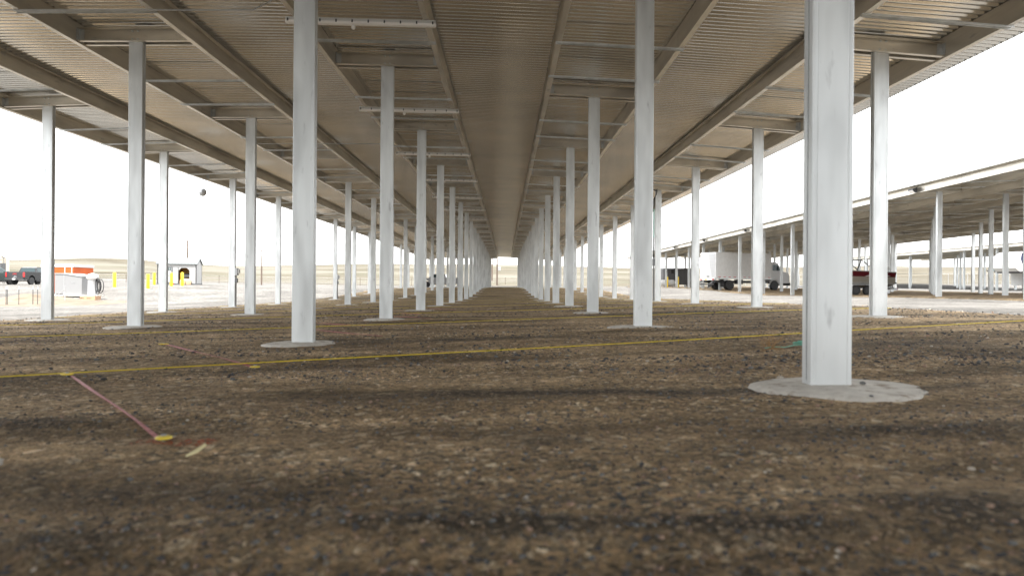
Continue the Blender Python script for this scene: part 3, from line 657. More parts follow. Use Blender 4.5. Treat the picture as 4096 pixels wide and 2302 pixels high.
# ---------------------------------------------------------------- loose stones and straw (uncountable)
ph = (1 + 5 ** .5) / 2
ICO = np.array([(-1, ph, 0), (1, ph, 0), (-1, -ph, 0), (1, -ph, 0), (0, -1, ph), (0, 1, ph), (0, -1, -ph), (0, 1, -ph), (ph, 0, -1), (ph, 0, 1), (-ph, 0, -1), (-ph, 0, 1)]) / 1.9
ICF = np.array([(0, 11, 5), (0, 5, 1), (0, 1, 7), (0, 7, 10), (0, 10, 11), (1, 5, 9), (5, 11, 4), (11, 10, 2), (10, 7, 6), (7, 1, 8), (3, 9, 4), (3, 4, 2), (3, 2, 6), (3, 6, 8), (3, 8, 9), (4, 9, 5), (2, 4, 11), (6, 2, 10), (8, 6, 7), (9, 8, 1)])
def scatter(name, n, ylo, yhi, smin, smax, label, mats, probs, pw=1.0, xr=None, zf=None):
    Y = ylo + (yhi - ylo) * rng.random(n) ** pw
    X = (rng.random(n) * 2 - 1) * (.80 * Y + .3)
    if xr: X = xr[0] + (xr[1] - xr[0]) * rng.random(n)
    k = (X > PAD[0] + .1) & (X < PAD[1] - .1) if zf is None else np.ones(n, bool)
    X, Y = X[k], Y[k]; n = len(X)
    dens = vn(X * .55 * .55 * 2 + 3, Y * 1.4); k = rng.random(n) < np.clip(.55 + 1.6 * dens, .1, 1); X, Y = X[k], Y[k]; n = len(X)
    s = smin * (smax / smin) ** (rng.random(n) ** 2.2)
    Z = (pad_z(X, Y) + micro(X, Y)) if zf is None else zf(X, Y)
    sc = s[:, None] * np.stack([rng.uniform(.7, 1.3, n), rng.uniform(.7, 1.3, n), rng.uniform(.45, .8, n)], 1)
    V = ICO[None] * (1 + .22 * (rng.random((n, 12, 1)) - .5)) * sc[:, None, :]
    th = rng.random(n) * 6.28; c, s_ = np.cos(th)[:, None], np.sin(th)[:, None]
    V = np.stack([V[:, :, 0] * c - V[:, :, 1] * s_, V[:, :, 0] * s_ + V[:, :, 1] * c, V[:, :, 2]], -1)
    tl = rng.uniform(-.4, .4, n)[:, None]; V[:, :, 2] += V[:, :, 0] * tl
    V += np.stack([X, Y, Z + s * .12], 1)[:, None, :]
    F = (ICF[None] + (np.arange(n) * 12)[:, None, None]).reshape(-1, 3); V = V.reshape(-1, 3)
    me = bpy.data.meshes.new(name); me.vertices.add(len(V)); me.vertices.foreach_set('co', V.ravel()); me.loops.add(F.size); me.loops.foreach_set('vertex_index', F.ravel())
    me.polygons.add(len(F)); me.polygons.foreach_set('loop_start', np.arange(len(F)) * 3); me.polygons.foreach_set('loop_total', np.full(len(F), 3))
    for q in mats: me.materials.append(M[q])
    me.polygons.foreach_set('material_index', np.repeat(rng.choice(len(mats), n, p=probs), 20))
    me.update(calc_edges=True); o = bpy.data.objects.new(name, me); COL.objects.link(o); tag(o, label, 'stones', kind='stuff'); return o
ST = ['stone_dark', 'stone_blue', 'stone_brown', 'stone_pink', 'stone_pale']
scatter('loose_stones', 34000, 1.1, 6, .0025, .011, 'loose dark stones on the gravel nearest the camera', ST, [.42, .20, .28, .085, .015], 1.2)
scatter('loose_stones', 30000, 5, 19, .006, .022, 'loose dark stones farther back on the pad', ST, [.46, .16, .27, .08, .03], 1.1)
scatter('loose_stones', 16000, 14, 60, .014, .034, 'loose stones on the far part of the pad', ST, [.44, .14, .24, .08, .10], 1.1)
mb = MB()
for k in range(260):
    Y = 1.6 + 16 * random.random() ** 1.3; X = random.uniform(-.8, .8) * Y
    if not (PAD[0] < X < PAD[1]): continue
    L = random.uniform(.02, .08) * (1 + Y / 12); th = random.gauss(0, .5); z = PZ(X, Y) + .008; r = random.uniform(.0005, .0011) * (1 + Y / 7)
    mb.tube([(X - L/2 * math.cos(th), Y - L/2 * math.sin(th), z), (X, Y + random.uniform(-.01, .01), z + random.uniform(0, .01)), (X + L/2 * math.cos(th), Y + L/2 * math.sin(th), z + random.uniform(0, .012))], [r, r, r * .6], 4)
o = mb.build('straw_bits', 'straw'); tag(o, 'bits of dry straw scattered on the pad', 'straw', kind='stuff')
def rock(px, py, s, m, label, up=0):
    q = hit(px, py); V = ICO * (1 + .25 * (rng.random((12, 1)) - .5)) * np.array([s, s * .8, s * .5]); mb = MB(); mb.add(V, [tuple(f) for f in ICF])
    o = mb.build('rock', m, smooth=70, loc=(q[0], q[1], PZ(q[0], q[1]) + s * .3 + up)); o.modifiers.new('s', 'SUBSURF').levels = 1; o.modifiers['s'].render_levels = 2; tag(o, label, 'rock', 'single rocks on the gravel')
rock(3120, 1497, .032, 'stone_pale', 'flat pale stone left of the nearest post footing')
rock(3450, 1546, .025, 'stone_blue', 'grey stone lying on the concrete footing right of the nearest post', .03)
rock(3485, 1588, .017, 'stone_blue', 'small grey stone on the front rim of the nearest concrete footing', .03)
rock(3270, 1613, .02, 'stone_pink', 'pinkish stone in front of the nearest concrete footing')
rock(2127, 1663, .017, 'stone_pink', 'pale pink stone in the middle of the foreground')
rock(3885, 1868, .018, 'stone_pale', 'pale stone at the right foreground')
rock(2590, 1448, .022, 'stone_pale', 'tan stone right of centre near the yellow string')

# ---------------------------------------------------------------- yard at left
def wheel(parent, x, y, z, r, wd, rim='chrome', spokes=8, side=1):
    t = MB().lathe([(r * .62, -wd/2), (r * .92, -wd/2), (r, -wd * .32), (r, wd * .32), (r * .92, wd/2), (r * .62, wd/2)], (0, 0, 0), 'Y', 24).build('wheel', 'black', parent, smooth=40, loc=(x, y, z))
    mb = MB(); yo = side * wd * .38
    mb.lathe([(r * .64, yo - .02), (r * .64, yo + .01), (r * .56, yo), (r * .54, yo - .03)], (0, 0, 0), 'Y', 24)
    for k in range(spokes):
        a = 2 * math.pi * k / spokes; c, s = math.cos(a), math.sin(a); hw = r * .055
        mb.add([(c * r * .1 - s * hw, yo + .012 * side, s * r * .1 + c * hw), (c * r * .1 + s * hw, yo + .012 * side, s * r * .1 - c * hw), (c * r * .6 + s * hw * 1.5, yo, s * r * .6 - c * hw * 1.5), (c * r * .6 - s * hw * 1.5, yo, s * r * .6 + c * hw * 1.5),
                (c * r * .1, yo - .02 * side, s * r * .1), (c * r * .6, yo - .03 * side, s * r * .6)], [(0, 1, 2, 3), (1, 0, 4), (0, 3, 5, 4), (1, 4, 5, 2), (2, 5, 3)])
    mb.lathe([(r * .16, yo - .02), (r * .16, yo + .015 * side), (.001, yo + .02 * side)], (0, 0, 0), 'Y', 12)
    mb.build('rim', rim, t); return t
def pickup(label, loc, rz, paint, group=None, badge=True):
    t = thing('pickup_truck', label, 'pickup truck', loc, rz, group)   # x forward, rear bumper at x=0
    HWd = 1.0
    def sect(x, hw, zb, zt, tum=.05): return [(x, hw - .08, zb), (x, hw, zb + .15), (x, hw, zt - .25), (x, hw - tum, zt - .05), (x, hw - tum - .06, zt), (x, -hw + tum + .06, zt), (x, -hw + tum, zt - .05), (x, -hw, zt - .25), (x, -hw, zb + .15), (x, -hw + .08, zb)]
    # lower body with wheel arches cut into the side profile
    top = [(.12, 1.32), (.12, 1.36), (1.98, 1.36), (2.02, 1.34), (4.15, 1.30), (4.35, 1.32), (5.55, 1.18), (5.78, 1.05), (5.82, .85), (5.80, .50)]
    def arch(c, r, n=9): return [(c + r * math.cos(a), .50 + max(0, r * math.sin(a) * 1.0)) for a in [math.pi * k / (n - 1) for k in range(n)]]
    prof = top + [(p[0], p[1]) for p in arch(4.85, .52)] + [(p[0], p[1]) for p in arch(1.25, .52)] + [(.14, .5)]
    mb = MB(); mb.rings([[(x, y, z) for x, z in prof] for y in (-HWd, HWd)]); mb.build('body', paint, t)
    mb = MB(); mb.box(.30, 1.95, -.82, .82, 1.05, 1.362); mb.build('bed_liner', 'dark', t)
    # cab
    cb = [(1.98, 1.34, .96), (2.12, 1.86, .80), (2.45, 1.93, .76), (3.35, 1.93, .76), (3.75, 1.84, .78), (4.45, 1.34, .94)]
    mb = MB(); mb.rings([[(x, s * h_, z) for x, z, h_ in cb] for s in (-1, 1)]); mb.build('cab', paint, t)
    mb = MB()
    mb.add([(2.02, -.80, 1.43), (2.02, .80, 1.43), (2.115, .70, 1.80), (2.115, -.70, 1.80)], [(0, 1, 2, 3)]); g_ = mb.build('rear_window', 'glass', t); g_.location = (-.02, 0, 0)
    for s in (-1, 1):
        for (x0, x1, x2, x3) in ((2.16, 3.0, 3.0, 2.24), (3.08, 4.22, 3.66, 3.08)):
            f = lambda z: .96 - (z - 1.34) / .52 * .16 + .012
            MB().add([(x0, s * f(1.40), 1.40), (x1, s * f(1.40), 1.40), (x2, s * f(1.82), 1.82), (x3, s * f(1.82), 1.82)], [(0, 1, 2, 3)]).build('side_window', 'glass', t)
    MB().add([(4.42, -.80, 1.39), (4.42, .80, 1.39), (3.80, .70, 1.83), (3.80, -.70, 1.83)], [(0, 1, 2, 3)]).build('windscreen', 'glass', t).location = (.02, 0, 0)
    MB().bbox(.06, .12, -.86, .86, .72, 1.33, .015).build('tailgate', paint, t)
    MB().bbox(-.10, .12, -.98, .98, .48, .70, .02).build('rear_bumper', 'dark' if paint != 'car_white' else 'chrome', t)
    MB().box(-.112, -.102, -.16, .16, .52, .68).build('licence_plate', 'white', t)
    for s in (-1, 1):
        MB().bbox(.045, .16, s * .93 - .075, s * .93 + .075, .82, 1.30, .012).build('taillight', 'red_lens', t)
        MB().bbox(4.05, 4.25, s * 1.10 - .12, s * 1.10 + .12, 1.28, 1.50, .02).build('side_mirror', paint, t)
        MB().bbox(5.70, 5.83, s * .80 - .14, s * .80 + .14, .88, 1.06, .01).build('headlight', 'chrome', t)
        for xh in (2.75, 3.85): MB().box(xh, xh + .16, s * 1.0, s * 1.03, 1.16, 1.19).build('door_handle', 'chrome', t)
        MB().tube([(1.95, s * 1.0, .42), (4.2, s * 1.0, .42)], .05, 8).build('running_board', 'dark', t)
        for xw in (1.25, 4.85): wheel(t, xw, s * .87, .42, .42, .27, side=s)
    if badge:
        text('badge', 'GMC', .22, 'red_lens', t, (.055, 0, 1.14), (R(90), 0, R(-90)))
        text('lettering', 'SIERRA', .13, 'chrome', t, (.055, 0, .86), (R(90), 0, R(-90)))
    return t
xa = W(57.5, 1130, 73)[0]
pickup('dark grey four-door pickup parked facing away at the far left, tailgate and red lights showing', (xa, 73, G1(xa, 74) ), R(90), 'car_grey', 'pickups parked at the far left')
pickup('grey-green pickup cut off by the left edge of the photo, beside the dark grey one', (xa - 3.35, 70.9, G1(xa - 3, 73)), R(90), 'car_green', 'pickups parked at the far left', badge=False)
xw = W(1703, 1100, 98)[0]
pickup('white pickup truck parked side-on beyond the left posts near the far end of the pad', (float(W(1842, 1100, 98)[0]), 98, PZ(-9, 98) + .02), R(180), 'car_silver', badge=False)
# trailer behind the pickups
q = W(-8, 1136, 95)
t = thing('enclosed_trailer', 'tan round-topped trailer with dark rear opening behind the pickups at the left edge', 'trailer', (q[0], 95, G1(q[0], 95)), R(127))
prof = [(-1.25, .5), (1.25, .5), (1.25, 3.3)] + [(1.25 * math.cos(a), 3.3 + .32 * math.sin(a)) for a in np.linspace(.2, math.pi - .2, 9)] + [(-1.25, 3.3)]
MB().prism(prof, 0, 7, 'X').build('body', 'tan', t)
MB().box(-.02, -.003, -.85, .85, .8, 2.6).build('rear_door', 'charcoal', t)
for k in range(5): MB().box(-.03, -.02, -.8 + k * .36, -.74 + k * .36, .85, 2.55).build('door_bar', 'dark', t)
for s in (-1, 1):
    for xw_ in (2.8, 3.7): wheel(t, xw_, s * 1.1, .38, .38, .22, 'grey_steel', 6, s)
text('lettering', 'WILSON', .22, 'dark', t, (-.006, 0, 3.05), (R(90), 0, R(-90)))
q = W(12, 1132, 84)
t = thing('fill_pipe', 'black hooked standpipe in front of the tan trailer at the left edge', 'pipe', (q[0], 84, G1(q[0], 84)))
MB().tube([(0, 0, 0), (0, 0, 3.1), (-.12, 0, 3.3), (-.5, 0, 3.4), (-1.0, 0, 3.4)], .045, 8).build('riser', 'dark', t, smooth=60)
MB().tube([(.22, 0, 0), (.22, 0, 2.9), (.20, 0, 3.1), (.0, 0, 3.2)], .04, 8).build('second_riser', 'dark', t, smooth=60)
# steel fence posts and dirt mound at lower left
for k, (px, py, lab) in enumerate([(24, 1217.6, 'black T-post at the far left edge, the rear one of the close pair'), (29, 1228, 'black T-post at the far left edge, the front one of the close pair'), (75, 1223, 'black T-post standing alone between the left-edge pair and the pair by the outer left post'),
                                   (131.5, 1224, 'black T-post left of the outer left post, left one of its pair'), (150, 1222, 'black T-post nearest to the outer left post')]):
    q = W(px, py, 42); h_ = 75 / 2730 * 42
    t = thing('t_post', lab, 'fence post', (q[0], q[1], G1(q[0], q[1]) - .05), random.uniform(0, .5), 'steel T-posts in the left yard')
    MB().prism([(-.02, 0), (.02, 0), (.02, .006), (.004, .006), (.004, .03), (-.004, .03), (-.004, .006), (-.02, .006)], 0, h_ - .12, 'Z').build('post', 'dark', t)
    MB().prism([(-.02, 0), (.02, 0), (.02, .006), (.004, .006), (.004, .03), (-.004, .03), (-.004, .006), (-.02, .006)], h_ - .12, h_ + .05, 'Z').build('pale_tip', 'white', t)
q = W(80, 1210, 44); X, Y = np.meshgrid(np.linspace(q[0] - 6, q[0] + 9, 60), np.linspace(39, 50, 44))
Z = G(X, Y) - .06 + (.42 * np.exp(-((X - q[0] + .5) / 2.2) ** 2 - ((Y - 46) / 1.5) ** 2) + .18 * np.exp(-((X - q[0] - 3) / 2.5) ** 2 - ((Y - 44) / 1.6) ** 2)) * (1 + .5 * vn(X * 1.3, Y * 1.3)) + .10 * np.exp(-((X - q[0] - 1) / 6) ** 4 - ((Y - 44) / 3.6) ** 4)
o = grid_obj('dirt_mound', X, Y, Z, 'dirt'); tag(o, kind='structure')
q = W(260, 1217, 44)
t = thing('pipe_post', 'grey steel pipe post with a diagonal brace in front of the white enclosure', 'post', (q[0], q[1], G1(q[0], q[1])))
MB().tube([(0, 0, -.1), (0, 0, 1.15)], .028, 10).build('post', 'grey_steel', t); MB().tube([(-.02, 0, .92), (-.68, .1, .42)], .022, 8).build('brace', 'grey_steel', t)
# orange tank and white enclosure, pallet
Yw = 50.; a = W(219, 1184, Yw); b = W(340, 1184, Yw); gz_ = G1((a[0] + b[0]) / 2, Yw + 1)
wd_ = b[0] - a[0]
t = thing('metal_enclosure', 'white metal enclosure with sloping lid on a pale skid, in front of the orange tank', 'enclosure', (a[0], Yw, gz_), R(-9))
MB().box(-.9, wd_ + .3, -.15, 1.8, 0, .09).build('skid', 'concrete', t)
x1 = wd_ * .34
MB().prism([(0, .1), (x1, .1), (wd_, .1), (wd_, 1.38), (x1, 1.58), (0, 1.58)], 0, 1.6).build('body', 'enclosure_white', t)
MB().prism([(-.04, 1.585), (x1, 1.585), (wd_ + .05, 1.385), (wd_ + .05, 1.43), (x1, 1.64), (-.04, 1.64)], -.05, 1.65).build('lid', 'grey_steel', t)
MB().box(x1 - .012, x1 + .012, -.012, -.003, .12, 1.56).build('corner_seam', 'grey_steel', t)
MB().box(.1, x1 - .08, -.02, -.004, .1, .16).build('vent', 'dark', t)
text('lettering', 'ENVIRO', .10, 'grey_steel', t, (wd_ * .68, -.008, .95), (R(90), 0, 0))
Yo = 53.5; a = W(165, 1170, Yo); b = W(303, 1170, Yo); wo = b[0] - a[0]; zt_ = W(230, 1056, Yo)[2]; g0 = G1(a[0] + 1, Yo)
t = thing('orange_tank', 'orange steel tank with a pale top rail behind the white enclosure', 'tank', (a[0], Yo, g0), R(-6)); H = zt_ - g0
MB().bbox(0, wo, 0, 2.2, .05, H - .22, .02).build('body', 'orange', t)
MB().box(-.03, wo + .03, -.03, 2.23, H - .21, H).build('top_rail', 'roof_metal', t)
for xr_ in (.12, wo * .74, wo - .12): MB().box(xr_ - .03, xr_ + .03, -.035, -.005, .1, H - .22).build('rib', 'orange' if xr_ < wo * .7 else 'roof_metal', t)
MB().box(wo * .36, wo * .40, -.03, -.004, .2, H - .5).build('ladder_rail', 'red_lens', t)
# vacuum station
Yv = 47.5; q = W(370, 1192, Yv); gq = G1(q[0], Yv)
t = thing('vacuum_station', 'grey cylindrical vacuum station with domed white cap and black hoses', 'vacuum', (q[0], Yv, gq + .28))
MB().lathe([(.30, 0), (.31, .02), (.29, .05), (.29, 1.22), (.30, 1.25)], (0, 0, 0), 'Z', 24).build('cabinet', 'grey_steel', t, smooth=40)
MB().lathe([(.34, 1.18), (.36, 1.2), (.36, 1.42), (.32, 1.46), (.12, 1.55), (.001, 1.57)], (0, 0, 0), 'Z', 24).build('cap', 'white', t, smooth=40)
for k, (ra, dx, top_) in enumerate(((.16, .42, 1.25), (.12, .50, 1.05), (.2, .56, 1.15), (.1, .36, 1.1))):
    pts = [(dx - .2, -.1 + .05 * k, top_)] + [(dx + ra * math.sin(a_) , -.1 + .05 * k, .68 + (top_ - .68) * math.cos(a_)) for a_ in np.linspace(.3, 5.9, 16)]
    MB().tube(pts, .028, 8).build('hose', 'black', t, smooth=60)
MB().lathe([(.05, 0), (.05, .3), (.02, .36)], (.3, -.05, 1.05), 'Z', 8).build('hose_hook', 'dark', t)
t2 = thing('cardboard_box', 'long flat brown cardboard box under the vacuum station', 'box', (q[0] - .08, Yv - .1, gq))
MB().bbox(-.52, .52, -.35, .35, 0, .275, .01).build('carton', 'card', t2)
text('lettering', 'INSTA', .11, 'dark', t2, (-.4, -.356, .14), (R(90), 0, 0)); text('lettering', 'genius 4', .09, 'dark', t2, (.12, -.356, .14), (R(90), 0, 0))
MB().box(-.5, .5, -.05, .05, .276, .279).build('packing_tape', 'tan', t2)
# bollards
def bollard(px, yb, yt, Y, lab, group, r=.085, f=G1):
    q = W(px, yb, Y); h_ = (yb - yt) / 2730 * Y
    t = thing('bollard', lab, 'bollard', (q[0], Y, f(q[0], Y) - .02), 0, group)
    MB().lathe([(r, 0), (r, h_ - .05), (r * .8, h_ - .01), (r * .3, h_ + .02), (.001, h_ + .025)], (0, 0, 0), 'Z', 16).build('post', 'yellow_paint', t, smooth=40)
    MB().lathe([(r * 1.8, -.03), (r * 1.8, .03), (r * 1.1, .035)], (0, 0, 0), 'Z', 16).build('base', 'concrete', t)
for a_ in ((458, 1150, 1089, 62, 'yellow bollard standing alone right of the vacuum station'), (592, 1153, 1092.6, 59, 'yellow bollard right of the second-row left post, the nearer of two'), (617, 1140, 1090, 71, 'yellow bollard behind and right of its neighbour, left of the shed'),
           (685.5, 1145, 1089, 64, 'yellow bollard in front of the grey shed door'), (729, 1144, 1088, 65, 'yellow bollard in front of the arched shed opening')): bollard(*a_, 'yellow bollards in the left yard', r=.13)
# shed
q = W(786, 1137, 71); L = 3.75; Dp = 2.4
t = thing('garden_shed', 'small white shed with ribbed metal roof, grey door and open arched doorway', 'shed', (q[0], 71, G1(q[0], 71) + .02), R(12))
zE, zR = 2.15, 2.72                                   # front wall runs from x=-L to 0 at y=0
MB().box(-L - .05, .05, -.05, Dp + .05, 0, .12).build('floor_skid', 'charcoal', t)
def wall_front():
    mb = MB(); y0, y1 = 0, .05; xo0, xo1 = -1.72, -.68
    mb.box(-L, xo0, y0, y1, .12, zE); mb.box(xo1, 0, y0, y1, .12, zE); mb.box(xo0, xo1, y0, y1, 1.72, zE)
    for xa_, xb_ in ((xo0, xo0 + .26), (xo1, xo1 - .26)): mb.prism([(xa_, 1.46), (xb_, 1.72), (xa_, 1.72)], y0, y1)
    return mb
MB.build(wall_front(), 'front_wall', 'white_wall', t)
gab = [(0.05, .12), (Dp, .12), (Dp, zE), (Dp / 2, zR), (.05, zE)]
MB().prism(gab, -.05, 0, 'X').build('end_wall', 'white_wall', t); MB().prism(gab, -L, -L + .05, 'X').build('end_wall', 'white_wall', t)
MB().box(-L, 0, Dp - .05, Dp, .12, zE).build('back_wall', 'white_wall', t)
for (y0_, z0_, y1_, z1_) in ((-.14, zE - .05, Dp / 2, zR + .04), (Dp + .14, zE - .05, Dp / 2, zR + .04)):
    rf = MB(); pr = [(y0_, z0_), (y1_, z1_), (y1_, z1_ + .03), (y0_, z0_ + .03)]; rf.prism(pr, -L - .12, .12, 'X')
    for k in range(14):
        x = -L - .1 + k * (L + .2) / 13; rf.prism([(y0_, z0_ + .03), (y1_, z1_ + .03), (y1_, z1_ + .055), (y0_, z0_ + .055)], x - .012, x + .012, 'X')
    rf.build('roof', 'shed_roof', t)
MB().box(-L - .12, .12, -.165, -.14, zE - .09, zE - .02).build('eave_trim', 'charcoal', t)
for y0_ in (-.16, Dp + .14):
    MB().prism([(y0_, zE - .12), (Dp / 2, zR - .03), (Dp / 2, zR + .02), (y0_, zE - .04)], .121, .135, 'X').build('rake_trim', 'charcoal', t)
for xt in (-.10, -L): MB().box(xt, xt + .10, -.018, -.002, .12, zE).build('corner_trim', 'dark', t)
MB().box(.002, .018, Dp - .08, Dp, .12, zE).build('corner_trim', 'dark', t)
MB().box(-1.80, -1.725, -.02, -.002, .12, 1.75).build('opening_trim', 'charcoal', t)
dr = thing('door', None, None, (-3.3, -.02, .12)); dr.parent = t; dr.rotation_euler = (0, 0, 0)
bpy.data.objects.remove(dr)
dr = MB(); dr.box(-3.42, -2.28, -.03, -.004, .12, 1.82); dr = dr.build('door', 'charcoal', t)
MB().box(-3.28, -2.42, -.042, -.032, .25, 1.40).build('door_panel', 'white_wall', dr); MB().box(-3.28, -2.42, -.05, -.044, .9, .95).build('panel_rail', 'charcoal', dr)
MB().box(-3.28, -2.42, -.042, -.032, 1.46, 1.72).build('window', 'glass', dr)
for k in range(6): MB().box(-3.26 + k * .165, -3.24 + k * .165, -.05, -.044, 1.46, 1.72).build('muntin', 'white', dr)
MB().box(-2.5, -2.44, -.07, -.05, .72, .92).build('door_handle', 'dark', dr)
MB().box(-L + .05, -.05, Dp - .09, Dp - .055, .13, zE - .02).build('interior_wall', 'osb', t)
MB().box(-.09, -.055, .06, Dp - .1, .13, zE - .02).build('interior_wall', 'osb', t); MB().box(-1.95, -1.9, .06, Dp - .1, .13, zE - .02).build('interior_wall', 'osb', t)
for k in range(3): MB().box(-1.6 + k * .45, -1.56 + k * .45, Dp - .18, Dp - .095, .13, zE - .02).build('stud', 'osb', t)
rz_ = t.rotation_euler[2]
def shed_pt(x, y, z): c, s = math.cos(rz_), math.sin(rz_); return (t.location[0] + x * c - y * s, t.location[1] + x * s + y * c, t.location[2] + z)
g_ = thing('grill', 'black barbecue grill standing inside the shed opening', 'grill', shed_pt(-1.0, .6, .12), rz_)
MB().bbox(-.38, .38, -.25, .25, .62, .78, .02).build('firebox', 'dark', g_); MB().prism([(-.25, .785), (.25, .785), (.22, .95), (0, 1.03), (-.22, .95)], -.38, .38, 'X').build('lid', 'dark', g_)
for sx in (-.34, .34):
    for sy in (-.2, .2): MB().tube([(sx, sy, 0), (sx, sy, .62)], .02, 6).build('leg', 'dark', g_)
MB().box(-.3, .3, -.2, .2, .15, .5).build('cabinet', 'white', g_)
for x, lab in ((-1.28, 'left brown paper sack at the shed doorway'), (-.72, 'right brown paper sack at the shed doorway')):
    s_ = thing('paper_sack', lab, 'sack', shed_pt(x, -.22, -.01), rz_ + .1, 'paper sacks at the shed doorway'); mb = MB()
    mb.rings([[(a * .24 * k, b * .15 * k, z) for a, b in ((-1, -1), (-.5, -1.15), (.5, -1.12), (1, -1), (1.08, 0), (1, 1), (0, 1.1), (-1, 1), (-1.06, 0))] for z, k in ((0, .9), (.06, 1), (.3, 1.06), (.46, .95), (.52, .8))]); mb.build('sack', 'paper', s_, smooth=50)
    MB().tube([(-.12, 0, .5), (-.1, 0, .6), (.1, 0, .6), (.12, 0, .5)], .012, 6).build('folded_top', 'paper', s_)
s_ = thing('broom', 'thin pole tool leaning by the shed door', 'broom', shed_pt(-2.2, -.2, 0), rz_)
MB().tube([(0, 0, .02), (.02, .12, 1.25)], .018, 6).build('handle', 'pale_wood', s_); MB().box(-.09, .09, -.03, .03, 0, .14).build('head', 'red_lens', s_)
# utility poles
def upole(px, yb, yt, Y, lab, arm=True, r=.14, box=False, tall=None):
    q = W(px, yb, Y); zg = G1(q[0], Y); zt_ = W(px, yt, Y)[2] if tall is None else zg + tall
    t = thing('utility_pole', lab, 'utility pole', (q[0], Y, zg - .1)); h_ = zt_ - zg + .1
    MB().tube([(0, 0, 0), (0, 0, h_ * .5), (0, 0, h_)], [r * 1.15, r, r * .82], 10).build('pole', 'wood_pole', t, smooth=60)
    if arm:
        MB().box(-.15, arm, -.06, .06, h_ - .18, h_ - .10).build('crossarm', 'wood_pole', t)
        for xx in (arm - .08, arm - .5): MB().lathe([(.05, 0), (.07, .04), (.04, .1), (.05, .14), (.001, .16)], (xx, 0, h_ - .10), 'Z', 8).build('insulator', 'dark', t)
    if box: MB().bbox(.16, .62, -.2, .2, 2.1 + .6, 2.75 + .6, .02).build('meter_box', 'grey_steel', t)
    return t
upole(749.6, 1131, 960, 105, 'brown utility pole rising behind the white shed', arm=.95)
upole(1046, 1139, 998, 100, 'slender brown utility pole right of the shed in the open yard', arm=.8, r=.10)
upole(213, 1134, 872, 98, 'tall utility pole hidden behind the outermost left post, its crossarm showing', arm=1.15)
upole(1968.4, 1133, 900, 150, 'thin wooden pole left of its neighbour beyond the far end of the pad', arm=.7, tall=9)
upole(1988, 1147, 900, 121, 'wooden pole with a grey box, framed by the far end of the canopy', arm=.7, box=True, tall=9)
for (px, yb, yt, lab) in ((904, 1061, 1027, 'thin radio mast on the ridge left of centre'), (3604.6, 1075, 1030, 'thin radio mast on the ridge at right above the boat')):
    q = W(px, yb, 400); m_ = thing('radio_mast', lab, 'mast', (q[0], 400, G1(q[0], 400) - 1), 0, 'masts on the ridge'); h_ = (yb - yt) / 2730 * 400 + 2
    MB().tube([(0, 0, 0), (0, 0, h_)], .16, 6).build('mast', 'dark', m_); MB().lathe([(.3, h_), (.3, h_ + .3), (.01, h_ + .35)], (0, 0, 0), 'Z', 8).build('beacon', 'dark', m_)
# wire fence (left and centre)
def fence(name, pts, h_, step, lab, chain=False):
    t = thing(name, lab, 'fence', (0, 0, 0)); P = [np.array(p, float) for p in pts]; posts = []
    for a, b in zip(P[:-1], P[1:]):
        n = max(1, int(np.linalg.norm(b - a) / step))
        for k in range(n): posts.append(a + (b - a) * k / n)
    posts.append(P[-1]); zs = [G1(*p) for p in posts]
    for p, z in zip(posts[:100], zs): MB().tube([(p[0], p[1], z - .1), (p[0], p[1], z + h_)], .04 if chain else .035, 6).build('post', 'grey_steel' if chain else 'wood_pole', t)
    for hh in ((h_ - .02,) if chain else (h_ * .35, h_ * .65, h_ * .95)):
        MB().tube([(p[0], p[1], z + hh) for p, z in zip(posts, zs)], .028 if chain else .008, 4).build('top_rail' if chain else 'wire', 'grey_steel', t)
    if chain:
        mb = MB()
        for (a, za), (b, zb) in zip(zip(posts[:-1], zs), zip(posts[1:], zs[1:])):
            L_ = np.linalg.norm(b - a); n = int(L_ / .22)
            for k in range(n):
                for dr_ in (1, -1):
                    u0 = k / n; u1 = u0 + dr_ * h_ / L_; w0, w1 = 0, 1
                    if u1 > 1: w1 = (1 - u0) / (u1 - u0); u1 = 1
                    if u1 < 0: w1 = (0 - u0) / (u1 - u0); u1 = 0
                    pa = a + (b - a) * u0; pb = a + (b - a) * u1; r_ = .0035
                    mb.add([(pa[0], pa[1], za + (zb - za) * u0 - r_), (pa[0], pa[1], za + (zb - za) * u0 + r_), (pb[0], pb[1], za + (zb - za) * u1 + h_ * w1 + r_), (pb[0], pb[1], za + (zb - za) * u1 + h_ * w1 - r_)], [(0, 1, 2, 3)])
        mb.build('chain_mesh', 'grey_steel', t)
fence('wire_fence', [(-95, 96), (-60, 100), (-36, 108), (-12, 118), (0, 124), (12, 124)], 1.25, 4.2, 'thin wire field fence on slender posts behind the left yard and far end')
fence('chain_link_fence', [(24, 121), (60, 117), (96, 112)], 1.8, 3.0, 'grey chain-link fence at the far right behind the canopies', chain=True)

# ---------------------------------------------------------------- right side things
# box truck: x forward, origin at rear right ground corner of the box
q = W(2862, 1152, 66); zt0 = G1(q[0] + 2, 67) + .02
t = thing('box_truck', 'white box truck parked under the right canopy with its tail toward us', 'truck', (q[0], 66, zt0), R(20))
L, Wd, z0, z1 = 6.75, 2.45, 1.12, 3.68
MB().bbox(0, L, 0, Wd, z0, z1, .03).build('box_body', 'white', t)
rd = MB(); rd.box(-.012, -.002, .12, Wd - .12, z0 + .12, z1 - .14); rd = rd.build('rear_door', 'car_white', t)
for k in range(7): MB().box(-.018, -.013, .12, Wd - .12, z0 + .40 + k * .31, z0 + .408 + k * .31).build('door_seam', 'grey_steel', rd)
MB().box(-.05, -.014, .95, 1.35, z0 + .18, z0 + .26).build('door_latch', 'dark', rd)
MB().box(.0, L, -.012, -.002, z0 - .02, z0 + .10).build('lower_rail', 'roof_metal', t)
